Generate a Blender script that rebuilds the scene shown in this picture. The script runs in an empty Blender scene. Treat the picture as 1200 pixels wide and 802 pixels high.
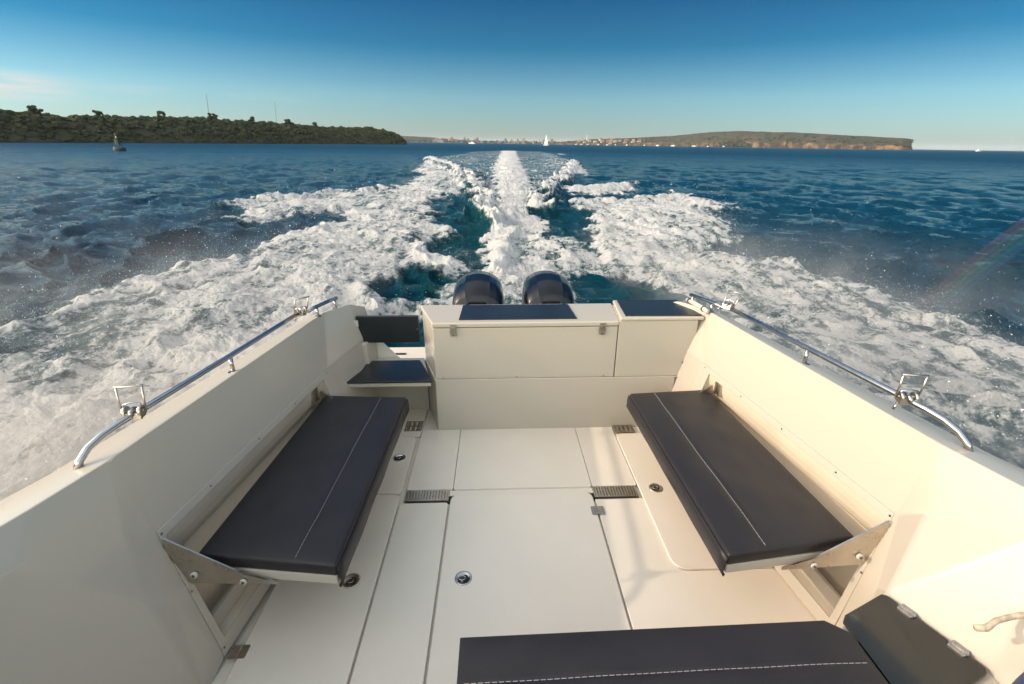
import bpy, bmesh, math, random
import numpy as np
from mathutils import Matrix, Vector
random.seed(7); rng = np.random.default_rng(7)
S = bpy.context.scene
C = S.collection
R = math.radians

# ------------------------------------------------------------------ camera
TRIM, ROLL, DECK = R(1.95), R(-0.72), 0.38          # how the running boat sits in the water
Rx = Matrix(((1,0,0),(0,math.cos(TRIM),math.sin(TRIM)),(0,-math.sin(TRIM),math.cos(TRIM))))
Ry = Matrix(((math.cos(ROLL),0,math.sin(ROLL)),(0,1,0),(-math.sin(ROLL),0,math.cos(ROLL))))
BOAT = (Ry @ Rx).to_4x4(); BOAT.translation = Vector((0,0,DECK))
cam = bpy.data.objects.new('camera', bpy.data.cameras.new('camera')); C.objects.link(cam)
cb = Matrix(((0.99945,0.01222,-0.03075),(-0.03309,0.3692,-0.92876),(0,0.92927,0.36941))).to_4x4()
cb.translation = Vector((-0.13,0,1.85))
cam.matrix_world = BOAT @ cb
cam.data.sensor_width = 36; cam.data.lens = 16.0
cam.data.clip_start = 0.05; cam.data.clip_end = 30000
S.camera = cam

# ------------------------------------------------------------------ sky, sun, exposure
SUN_EL = R(25); SUN_AZ = R(1.3)                        # light travels towards +x, a touch towards +y
w = bpy.data.worlds.new('World'); S.world = w; w.use_nodes = True
nt = w.node_tree; N = nt.nodes; L = nt.links; N.clear()
out = N.new('ShaderNodeOutputWorld'); bg = N.new('ShaderNodeBackground')
sky = N.new('ShaderNodeTexSky'); sky.sky_type = 'NISHITA'; sky.sun_disc = False
sky.sun_elevation = SUN_EL
sky.sun_rotation = R(-90)
sky.air_density = 1.0; sky.dust_density = 0.6; sky.ozone_density = 2.0
tc = N.new('ShaderNodeTexCoord'); sep = N.new('ShaderNodeSeparateXYZ'); L.new(tc.outputs['Generated'], sep.inputs[0])
ramp = N.new('ShaderNodeValToRGB'); L.new(sep.outputs['Z'], ramp.inputs[0])
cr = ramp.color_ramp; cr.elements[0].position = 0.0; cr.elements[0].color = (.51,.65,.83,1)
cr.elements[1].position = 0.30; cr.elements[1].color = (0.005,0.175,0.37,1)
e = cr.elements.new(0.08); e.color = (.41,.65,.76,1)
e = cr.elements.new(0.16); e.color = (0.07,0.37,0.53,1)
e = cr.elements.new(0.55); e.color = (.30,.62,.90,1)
e = cr.elements.new(0.86); e.color = (8.2,5.5,3.3,1)  # warm bright zenith, added out of view to fill the shaded side walls
tint = N.new('ShaderNodeMixRGB'); tint.blend_type = 'MULTIPLY'; tint.inputs[0].default_value = 1
L.new(sky.outputs[0], tint.inputs[1]); pass
# brighter, warmer air on the sun's side of the sky
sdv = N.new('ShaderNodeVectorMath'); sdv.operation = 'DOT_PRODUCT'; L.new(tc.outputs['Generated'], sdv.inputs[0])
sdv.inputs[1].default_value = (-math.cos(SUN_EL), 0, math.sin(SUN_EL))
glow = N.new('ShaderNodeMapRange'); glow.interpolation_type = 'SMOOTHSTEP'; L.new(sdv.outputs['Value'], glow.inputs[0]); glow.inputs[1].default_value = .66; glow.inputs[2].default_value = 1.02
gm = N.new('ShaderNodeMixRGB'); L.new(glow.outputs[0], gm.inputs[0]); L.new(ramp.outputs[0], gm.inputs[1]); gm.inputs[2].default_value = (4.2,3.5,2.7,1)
# added warm glow in the unseen sky behind the camera, lifting the cockpit's shade
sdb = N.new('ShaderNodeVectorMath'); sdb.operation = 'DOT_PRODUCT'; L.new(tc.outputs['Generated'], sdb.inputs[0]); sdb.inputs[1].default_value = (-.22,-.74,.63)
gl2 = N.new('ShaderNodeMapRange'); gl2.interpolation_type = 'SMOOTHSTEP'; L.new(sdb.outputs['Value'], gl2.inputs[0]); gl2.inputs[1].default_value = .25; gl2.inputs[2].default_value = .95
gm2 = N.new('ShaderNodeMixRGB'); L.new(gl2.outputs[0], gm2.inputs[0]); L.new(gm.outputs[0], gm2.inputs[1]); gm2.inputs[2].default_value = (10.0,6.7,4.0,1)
# thin cloud bank low over the left headland: noise in the sky, kept to one bearing and height
mp = N.new('ShaderNodeMapping'); mp.inputs['Scale'].default_value = (3.2,3.2,30); L.new(tc.outputs['Generated'], mp.inputs[0])
cn = N.new('ShaderNodeTexNoise'); cn.inputs['Scale'].default_value = 2.2; cn.inputs['Detail'].default_value = 7; cn.inputs['Roughness'].default_value = .55
L.new(mp.outputs[0], cn.inputs['Vector'])
def mrange(src, a, b, c=0, d=1):
    m = N.new('ShaderNodeMapRange'); m.interpolation_type = 'SMOOTHSTEP'
    for i, v in zip((1,2,3,4), (a,b,c,d)): m.inputs[i].default_value = v
    L.new(src, m.inputs[0]); return m.outputs[0]
def mul(a, b):
    m = N.new('ShaderNodeMath'); m.operation = 'MULTIPLY'; L.new(a, m.inputs[0])
    if isinstance(b, (int,float)): m.inputs[1].default_value = b
    else: L.new(b, m.inputs[1])
    return m.outputs[0]
at2 = N.new('ShaderNodeMath'); at2.operation = 'ARCTAN2'; L.new(sep.outputs['X'], at2.inputs[0]); L.new(sep.outputs['Y'], at2.inputs[1])
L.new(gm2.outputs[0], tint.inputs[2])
cl = mul(mul(mrange(cn.outputs[0], .34, .56), mrange(at2.outputs[0], -0.64, -0.74)), mul(mrange(sep.outputs['Z'], .040, .06), mrange(sep.outputs['Z'], .088, .066)))
cl2 = mul(mul(mrange(cn.outputs[0], .50, .72), mrange(at2.outputs[0], -0.28, -0.5)), mul(mrange(sep.outputs['Z'], .05, .06), mrange(sep.outputs['Z'], .085, .07)))
ad = N.new('ShaderNodeMath'); ad.operation = 'ADD'; ad.use_clamp = True; L.new(cl, ad.inputs[0]); L.new(mul(cl2,.15), ad.inputs[1])
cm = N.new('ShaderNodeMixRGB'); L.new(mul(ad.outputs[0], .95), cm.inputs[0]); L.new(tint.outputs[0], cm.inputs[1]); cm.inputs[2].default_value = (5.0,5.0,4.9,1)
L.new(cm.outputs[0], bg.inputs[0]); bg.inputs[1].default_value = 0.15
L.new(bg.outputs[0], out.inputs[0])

sd = bpy.data.lights.new('sun', 'SUN'); sd.energy = 2.55; sd.angle = R(0.55); sd.color = (1.0,0.86,0.70)
sun = bpy.data.objects.new('sun', sd); C.objects.link(sun)
ldir = Vector((math.cos(SUN_EL)*math.cos(SUN_AZ), math.cos(SUN_EL)*math.sin(SUN_AZ), -math.sin(SUN_EL)))
sun.rotation_euler = ldir.to_track_quat('-Z', 'Y').to_euler(); sun.location = (-20,0,15)
S.view_settings.view_transform = 'Standard'; S.view_settings.look = 'None'; S.view_settings.gamma = 1
S.view_settings.exposure = 0.06
S.render.engine = 'CYCLES'

# ------------------------------------------------------------------ materials
def mat(name, col, rough=.5, metal=0, coat=0, spec=.5, var=0, vscale=4, bump=0, bscale=40, bdetail=4, col2=None, stretch=None, rvar=0):
    m = bpy.data.materials.new(name); m.use_nodes = True; nt = m.node_tree; n = nt.nodes; l = nt.links
    b = n['Principled BSDF']; b.inputs['Base Color'].default_value = (*col,1); b.inputs['Roughness'].default_value = rough
    b.inputs['Metallic'].default_value = metal; b.inputs['Coat Weight'].default_value = coat; b.inputs['Coat Roughness'].default_value = .06
    b.inputs['Specular IOR Level'].default_value = spec
    t = n.new('ShaderNodeTexCoord'); src = t.outputs['Object']
    if stretch:
        mpn = n.new('ShaderNodeMapping'); mpn.inputs['Scale'].default_value = stretch; l.new(src, mpn.inputs[0]); src = mpn.outputs[0]
    if var or col2 or rvar:
        x = n.new('ShaderNodeTexNoise'); x.inputs['Scale'].default_value = vscale; x.inputs['Detail'].default_value = 6; l.new(src, x.inputs['Vector'])
        if var or col2:
            r = n.new('ShaderNodeValToRGB'); l.new(x.outputs[0], r.inputs[0])
            c2 = col2 or tuple(c*(1-var) for c in col)
            r.color_ramp.elements[0].position = .35; r.color_ramp.elements[0].color = (*c2,1)
            r.color_ramp.elements[1].position = .65; r.color_ramp.elements[1].color = (*col,1)
            l.new(r.outputs[0], b.inputs['Base Color'])
        if rvar:
            q = n.new('ShaderNodeMapRange'); q.inputs[1].default_value = .3; q.inputs[2].default_value = .7
            q.inputs[3].default_value = max(0,rough-rvar); q.inputs[4].default_value = rough+rvar
            l.new(x.outputs[0], q.inputs[0]); l.new(q.outputs[0], b.inputs['Roughness'])
    if bump:
        x = n.new('ShaderNodeTexNoise'); x.inputs['Scale'].default_value = bscale; x.inputs['Detail'].default_value = bdetail; l.new(src, x.inputs['Vector'])
        u = n.new('ShaderNodeBump'); u.inputs['Strength'].default_value = 1; u.inputs['Distance'].default_value = bump; l.new(x.outputs[0], u.inputs['Height']); l.new(u.outputs[0], b.inputs['Normal'])
    return m
M = {}
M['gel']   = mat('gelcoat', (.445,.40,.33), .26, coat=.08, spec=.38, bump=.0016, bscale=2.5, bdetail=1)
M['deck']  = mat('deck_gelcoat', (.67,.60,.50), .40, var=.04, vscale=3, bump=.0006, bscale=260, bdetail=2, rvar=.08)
M['inner'] = mat('recess_gelcoat', (.60,.52,.40), .35, var=.12, vscale=3)
M['vinyl'] = mat('grey_vinyl', (.0215,.0195,.021), .38, spec=.28, var=.15, vscale=6, bump=.0007, bscale=330, bdetail=3, rvar=.06)
M['pad']   = mat('black_pad', (.013,.017,.020), .30, spec=.45, var=.2, vscale=9, bump=.0004, bscale=400)
M['gloss'] = mat('dark_acrylic', (.014,.015,.012), .18, coat=.2, var=.2, vscale=5, rvar=.06)
M['steel'] = mat('stainless_steel', (.46,.45,.44), .17, metal=1, var=.12, vscale=30, rvar=.06)
M['brushed']= mat('brushed_steel', (.55,.50,.43), .30, metal=1, var=.12, vscale=20, rvar=.05)
M['dark']  = mat('dark_gap', (.02,.018,.015), .7)
M['stitch']= mat('pale_thread', (.30,.29,.28), .8)
M['white_plastic'] = mat('white_plastic', (.50,.47,.42), .4)
M['cowl']  = mat('cowl_paint', (.004,.005,.008), .24, coat=.1, spec=.35, var=.15, vscale=8)
M['cowl_trim'] = mat('cowl_trim', (.10,.11,.12), .3, metal=.6)
M['hull']  = mat('hull_paint', (.75,.70,.62), .25, coat=.3, var=.06)
M['rope']  = mat('rope_fibre', (.55,.46,.33), .9, var=.35, vscale=60, bump=.002, bscale=180)
M['blue']  = mat('navy_canvas', (.01,.03,.10), .5, var=.2, bump=.0008, bscale=200)
M['screw'] = mat('screw_head', (.20,.17,.13), .35, metal=1)

# ------------------------------------------------------------------ helpers
def tag(o, label=None, cat=None, group=None, kind=None):
    if label: o['label'] = label
    if cat: o['category'] = cat
    if group: o['group'] = group
    if kind: o['kind'] = kind
    return o
class MB:
    """collects shapes and links them as one mesh object"""
    def __init__(s): s.v = []; s.f = []
    def add(s, vs, fs):
        k = len(s.v); s.v += [tuple(v) for v in vs]; s.f += [tuple(i+k for i in f) for f in fs]; return s
    def box(s, x0,x1,y0,y1,z0,z1):
        return s.hexa([(x0,y0),(x1,y0),(x1,y1),(x0,y1)], z0, z1)
    def hexa(s, poly, z0, z1): return s.prism(poly, z0, z1)
    def prism(s, poly, z0, z1):
        a = sum(poly[i][0]*poly[(i+1)%len(poly)][1]-poly[(i+1)%len(poly)][0]*poly[i][1] for i in range(len(poly)))
        if a < 0: poly = poly[::-1]
        n = len(poly); z0f = z0 if callable(z0) else (lambda x,y: z0); z1f = z1 if callable(z1) else (lambda x,y: z1)
        vs = [(x,y,z0f(x,y)) for x,y in poly]+[(x,y,z1f(x,y)) for x,y in poly]
        fs = [tuple(range(n-1,-1,-1)), tuple(range(n,2*n))]+[(i,(i+1)%n,n+(i+1)%n,n+i) for i in range(n)]
        return s.add(vs, fs)
    def tube(s, pts, r, n=12, caps=True):
        pts = [Vector(p) for p in pts]; rr = r if isinstance(r,(list,tuple)) else [r]*len(pts); vs = []; fs = []
        up = None
        for i,p in enumerate(pts):
            d = (pts[min(i+1,len(pts)-1)]-pts[max(i-1,0)]).normalized()
            if up is None:
                up = Vector((0,0,1)) if abs(d.z) < .9 else Vector((1,0,0))
            a = d.cross(up).normalized(); b = a.cross(d).normalized(); up = b
            for k in range(n):
                t = 2*math.pi*k/n; vs.append(p+(a*math.cos(t)+b*math.sin(t))*rr[i])
        for i in range(len(pts)-1):
            for k in range(n): fs.append((i*n+k,i*n+(k+1)%n,(i+1)*n+(k+1)%n,(i+1)*n+k))
        if caps: fs += [tuple(range(n-1,-1,-1)), tuple((len(pts)-1)*n+k for k in range(n))]
        return s.add(vs, fs)
    def lathe(s, c, prof, n=20, axis='z'):
        vs = []; fs = []
        for (r,h) in prof:
            for k in range(n):
                t = 2*math.pi*k/n; a, b = r*math.cos(t), r*math.sin(t)
                p = (a,b,h) if axis == 'z' else ((h,a,b) if axis == 'x' else (a,h,b))
                vs.append((c[0]+p[0],c[1]+p[1],c[2]+p[2]))
        m = len(prof)
        for i in range(m-1):
            for k in range(n): fs.append((i*n+k,i*n+(k+1)%n,(i+1)*n+(k+1)%n,(i+1)*n+k))
        fs += [tuple(range(n-1,-1,-1)), tuple((m-1)*n+k for k in range(n))]
        return s.add(vs, fs)
    def quad(s, *p): return s.add(p, [tuple(range(len(p)))])
    def build(s, name, m, parent=None, bevel=0, smooth=False, solid=0, seg=2, ang=30):
        off = Vector(parent['_base']) if parent is not None and '_base' in parent else Vector((0,0,0))
        me = bpy.data.meshes.new(name); me.from_pydata([tuple(Vector(v)-off) for v in s.v], [], s.f); me.materials.append(m)
        bm = bmesh.new(); bm.from_mesh(me); bmesh.ops.recalc_face_normals(bm, faces=bm.faces); bm.to_mesh(me); bm.free()
        o = bpy.data.objects.new(name, me); C.objects.link(o)
        if parent is not None:
            o.parent = parent; o['_base'] = list(off)
        if solid:
            q = o.modifiers.new('s','SOLIDIFY'); q.thickness = solid; q.offset = 0
        if bevel:
            q = o.modifiers.new('b','BEVEL'); q.width = bevel; q.segments = seg; q.limit_method = 'ANGLE'; q.angle_limit = R(ang); q.harden_normals = False
        if smooth or bevel:
            for p in me.polygons: p.use_smooth = True
            if bevel and not smooth:
                q = o.modifiers.new('w','WEIGHTED_NORMAL'); q.keep_sharp = True
            me.update()
        return o
def thing(name, base, label, cat, group=None, space=None):
    o = bpy.data.objects.new(name, None); C.objects.link(o); o.empty_display_size = .1
    o.matrix_world = (space if space is not None else Matrix()) @ Matrix.Translation(Vector(base)); o['_base'] = list(base)
    return tag(o, label, cat, group)
def boat_thing(name, base, label, cat, group=None): return thing(name, base, label, cat, group, BOAT)
def rpoly(x0,x1,y0,y1, r=(.03,.03,.03,.03), n=5):
    """rounded rectangle, radii for corners (x0y0, x1y0, x1y1, x0y1)"""
    out = []
    for (cx,cy,rr,a0) in ((x0,y0,r[0],180),(x1,y0,r[1],270),(x1,y1,r[2],0),(x0,y1,r[3],90)):
        if rr <= 0: out.append((cx,cy)); continue
        ox = cx+rr*(1 if cx==x0 else -1); oy = cy+rr*(1 if cy==y0 else -1)
        for k in range(n+1):
            t = R(a0+90*k/n); out.append((ox+rr*math.cos(t), oy+rr*math.sin(t)))
    return out

# ================================================================== THE BOAT (metres; origin on the cockpit sole, x to starboard of the picture, y aft)
boat = boat_thing('motor_boat', (0,1.5,0), 'cream open cockpit of the moving motor boat with folding benches and transom locker', 'boat')
def lin_u(y, z): return 1.24-.098*(y-1.3)+.2488*z       # inner side liner plane

# --- sole and hatches
MB().prism([(-1.30,-.6),(1.30,-.6),(1.27,2.0),(1.12,3.34),(-1.12,3.34),(-1.27,2.0)], -.05, -.022).build('sub_floor', M['deck'], boat)
MB().prism(rpoly(-.421,.421,.30,2.200,(.0,.0,.05,.05)), -.018, 0).build('floor_hatch', M['deck'], boat, bevel=.005)
h_main = bpy.context.scene.objects['floor_hatch']
MB().prism(rpoly(-.712,-.431,-.5,2.135,(.0,.0,.02,.02)), -.018, -.001).build('floor_panel', M['deck'], boat, bevel=.004)
rfp = MB().prism([(.431,-.5),(1.262,-.5),(1.262,2.25),(.74,2.25),(.74,2.135),(.431,2.135)], -.018, -.001).build('floor_panel', M['deck'], boat, bevel=.004)
MB().prism(rpoly(-.421,.421,-.5,.292,(0,0,.02,.02)), -.018, 0).build('floor_panel', M['deck'], boat, bevel=.004)
for x0,x1 in ((-.695,-.4145),(-.4115,.4335),(.4365,.712)):
    MB().prism(rpoly(x0,x1,2.248,2.915,(.012,.012,0,0)), -.018, .0).build('floor_panel', M['deck'], boat, bevel=.003)
MB().box(-.695,.70,2.203,2.247,-.021,-.012).build('drain_channel', M['deck'], boat)
h_l1 = MB().prism(rpoly(-1.19,-.722,.3,2.214,(0,0,.04,0)), -.018, .001).build('floor_hatch', M['deck'], boat, bevel=.005)
h_l2 = MB().prism(rpoly(-1.12,-.722,2.224,2.83,(0,.02,.05,0)), -.018, .001).build('floor_hatch', M['deck'], boat, bevel=.005)
MB().prism([(-1.19,-.5),(-.722,-.5),(-.722,.292),(-1.19,.292)], -.018, .001).build('floor_panel', M['deck'], boat, bevel=.004)
MB().box(-1.11,-.70,2.84,3.33,-.018,-.004).build('floor_panel', M['deck'], boat, bevel=.003)
MB().box(.72,1.13,2.258,2.93,-.018,-.003).build('floor_panel', M['deck'], boat, bevel=.003)
h_r = MB().prism(rpoly(.712,1.205,1.615,2.80,(.07,.01,.01,.05)), -.001, .014).build('floor_hatch', M['deck'], boat, bevel=.006)
def grate(x0,x1,y0,y1, along='x', n=12, z=.0):
    n = int(n*.7)
    g = MB().box(x0,x1,y0,y1,z-.016,z-.012)
    fr = .008
    g.box(x0,x1,y0,y0+fr,z-.012,z+.001); g.box(x0,x1,y1-fr,y1,z-.012,z+.001); g.box(x0,x0+fr,y0+fr,y1-fr,z-.012,z+.001); g.box(x1-fr,x1,y0+fr,y1-fr,z-.012,z+.001)
    for i in range(n):
        x = x0+fr+(x1-x0-2*fr)*(i+.5)/n; wd = (x1-x0-2*fr)/n*.34
        g.box(x-wd,x+wd,y0+fr,y1-fr,z-.010,z)
    if y1-y0 > .1: g.box(x0+fr,x1-fr,(y0+y1)/2-.007,(y0+y1)/2+.007,z-.009,z+.0005)
    return g.build('drain_grate', M['brushed'], boat)
grate(-.69,-.433,2.150,2.243, n=20); grate(.433,.69,2.150,2.243, n=20)
grate(-.83,-.705,2.90,3.035, n=5); grate(.715,.86,2.812,2.905, n=6, z=.017)
MB().box(-.69,.70,2.14,2.25,-.0215,-.017).build('drain_recess', M['dark'], boat)
def lift_ring(parent, x, y, z, m='steel', ang=0):
    q = MB().lathe((x,y,z),[(.0,-.004),(.038,-.004),(.041,.0),(.040,.003),(.033,.0035),(.031,.0015),(.0,.001)],28).build('lift_ring', M[m], parent, smooth=True)
    ca, sa = math.cos(ang), math.sin(ang)
    d = MB(); d.lathe((x+.008*ca,y+.008*sa,z+.0018),[(0,0),(.016,0),(.016,.0015),(0,.0015)],16)
    d.prism([(x-.020*ca-.006*sa,y-.020*sa+.006*ca),(x-.020*ca+.006*sa,y-.020*sa-.006*ca),(x+.006*sa,y-.006*ca),(x-.006*sa,y+.006*ca)],z+.0015,z+.0035)
    d.build('finger_hole', M['dark'], q)
    MB().tube([(x-.006*ca+.012*math.cos(t)*1.3,y-.006*sa+.012*math.sin(t),z+.0055) for t in np.linspace(0,2*math.pi,17)], .0022, 6).build('pull_loop', M['steel'], q, smooth=True)
lift_ring(h_main, -.309, 1.608, .0, 'steel', .3); lift_ring(h_l1, -.838, 1.611, .001, 'brushed', .6)
lift_ring(h_l2, -.80, 2.571, .001, 'steel', .4); lift_ring(h_r, .812, 2.20, .014, 'brushed', .5)
def leaf_hinge(x, y, z, parent, lx=.052, ly=.036, name='hinge', m='brushed'):
    q = MB(); q.prism(rpoly(x-lx/2,x-.004,y-ly/2,y+ly/2,(.006,)*4,3), z, z+.0035); q.prism(rpoly(x+.004,x+lx/2,y-ly/2,y+ly/2,(.006,)*4,3), z, z+.0035)
    q.tube([(x,y-ly/2,z+.003),(x,y+ly/2,z+.003)], .0045, 8)
    for sx in (-1,1):
        for sy in (-1,1): q.lathe((x+sx*lx*.32,y+sy*ly*.28,z+.0035),[(.0,0),(.0035,0),(.003,.001),(0,.001)],8)
    return q.build(name, M[m], parent)
leaf_hinge(.426, 2.035, .001, boat, .074, .066, m='steel'); leaf_hinge(-1.195,1.285,.001, boat, .07, .055)
leaf_hinge(.426, .62, .001, boat, .060, .062)

# --- transom: lower wall, locker with lid, starboard box
tl = lambda y: -.577-.33*(y-2.909)                      # slanted side of the locker by the passage
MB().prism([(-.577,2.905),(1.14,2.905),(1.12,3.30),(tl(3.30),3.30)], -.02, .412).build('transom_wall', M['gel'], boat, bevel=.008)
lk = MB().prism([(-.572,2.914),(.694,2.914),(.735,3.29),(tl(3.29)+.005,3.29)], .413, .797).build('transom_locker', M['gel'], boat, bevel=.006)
MB().prism([(-.575,2.908),(.700,2.908),(.745,3.335),(tl(3.335),3.335)], .801, .836).build('locker_lid', M['gel'], lk, bevel=.009, seg=3)
MB().prism([(-.397,2.962),(.417,2.962),(.402,3.302),(-.390,3.302)], .8365, .8425).build('non_slip_pad', M['pad'], lk, bevel=.002)
MB().box(-.37,-.35,3.302,3.345,.8365,.846).build('pad_strap', M['pad'], lk, bevel=.002); MB().box(.362,.382,3.302,3.345,.8365,.846).build('pad_strap', M['pad'], lk, bevel=.002)
for x in (-.433,.585):
    q = MB(); q.prism(rpoly(x-.022,x+.022,0,.045,(.006,)*4,3), 2.899, 2.904)
    q.v = [(a,c,.745+b) for a,b,c in q.v]
    q.box(x-.014,x+.014,2.888,2.899,.760,.812); q.tube([(x-.017,2.893,.762),(x+.017,2.893,.762)],.005,8); q.box(x-.018,x+.018,2.892,2.908,.803,.826)
    l_ = q.build('toggle_latch', M['brushed'], lk)
    MB().box(x-.012,x+.012,2.8855,2.8885,.748,.758).build('latch_lever', M['steel'], l_)
for x in (-.52,.0,.62): MB().lathe((x,2.913,.425),[(0,-.002),(.005,-.002),(.004,.001),(0,.001)],8,'y').build('screw', M['screw'], lk)
bx = MB().prism([(.699,2.914),(1.25,2.914),(1.235,3.30),(.742,3.30)], .413, .835).build('transom_box', M['gel'], boat, bevel=.006)
MB().prism([(.705,2.905),(1.285,2.905),(1.24,3.33),(.752,3.33)], .836, .862).build('box_lid', M['gel'], bx, bevel=.009, seg=3)
MB().prism([(.745,2.935),(1.272,2.922),(1.235,3.30),(.775,3.30)], .8625, .869).build('non_slip_pad', M['pad'], bx, bevel=.002)
MB().prism([(-.58,2.9045),(1.15,2.9045),(1.15,2.916),(-.58,2.916)], .405, .4125).build('ledge_trim', M['gel'], boat, bevel=.002)
MB().lathe((1.185,2.912,.52),[(0,-.003),(.012,-.003),(.010,.001),(0,.001)],10,'y').build('screw', M['screw'], boat)

# --- passage on the left: step seat, gate, swim platform
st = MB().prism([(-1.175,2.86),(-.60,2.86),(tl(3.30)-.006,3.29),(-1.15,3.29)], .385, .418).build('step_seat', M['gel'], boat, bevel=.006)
MB().prism(rpoly(-1.185,-.583,2.85,3.215,(.015,.015,.01,.01),3), .4185, .433).build('seat_pad', M['pad'], st, bevel=.003)
d = bpy.data.objects['seat_pad'].data
for v in d.vertices:                                     # the pad narrows towards the stern
    y = v.co.y+1.5
    if v.co.x > -.9: v.co.x -= .40*(y-2.85)
MB().prism([(-1.15,3.24),(-.69,3.24),(-.70,3.27),(-1.15,3.27)], -.02, .384).build('step_riser', M['gel'], boat)
gt = MB().box(-1.168,-.712,3.185,3.205,.588,.800).build('boarding_gate', M['pad'], boat, bevel=.008, seg=3)
for z in (.635,.745):
    q = MB().box(-1.182,-1.150,3.174,3.184,z-.024,z+.024); q.tube([(-1.176,3.175,z-.026),(-1.176,3.175,z+.026)],.006,8); q.build('hinge', M['white_plastic'], gt, bevel=.002)
MB().lathe((-.722,3.184,.70),[(0,-.008),(.006,-.008),(.006,.001),(0,.001)],10,'y').build('gate_catch', M['steel'], gt)
MB().prism([(-1.18,3.15),(-1.10,3.15),(-1.075,3.33),(-1.2,3.33)], .0, .60).build('gate_post', M['gel'], boat, bevel=.012)
sw = MB().prism([(-1.25,3.32),(1.25,3.32),(1.20,4.02),(-1.20,4.02)], .16, .215).build('swim_platform', M['deck'], boat, bevel=.012)
MB().box(-.42,.42,3.6,4.1,.1,.23)
for (x,y) in ((-1.02,3.84),(-.96,3.62)):
    MB().box(x-.05,x+.05,y-.014,y+.014,.2155,.225).build('platform_cleat', M['dark'], sw, bevel=.003)

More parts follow.
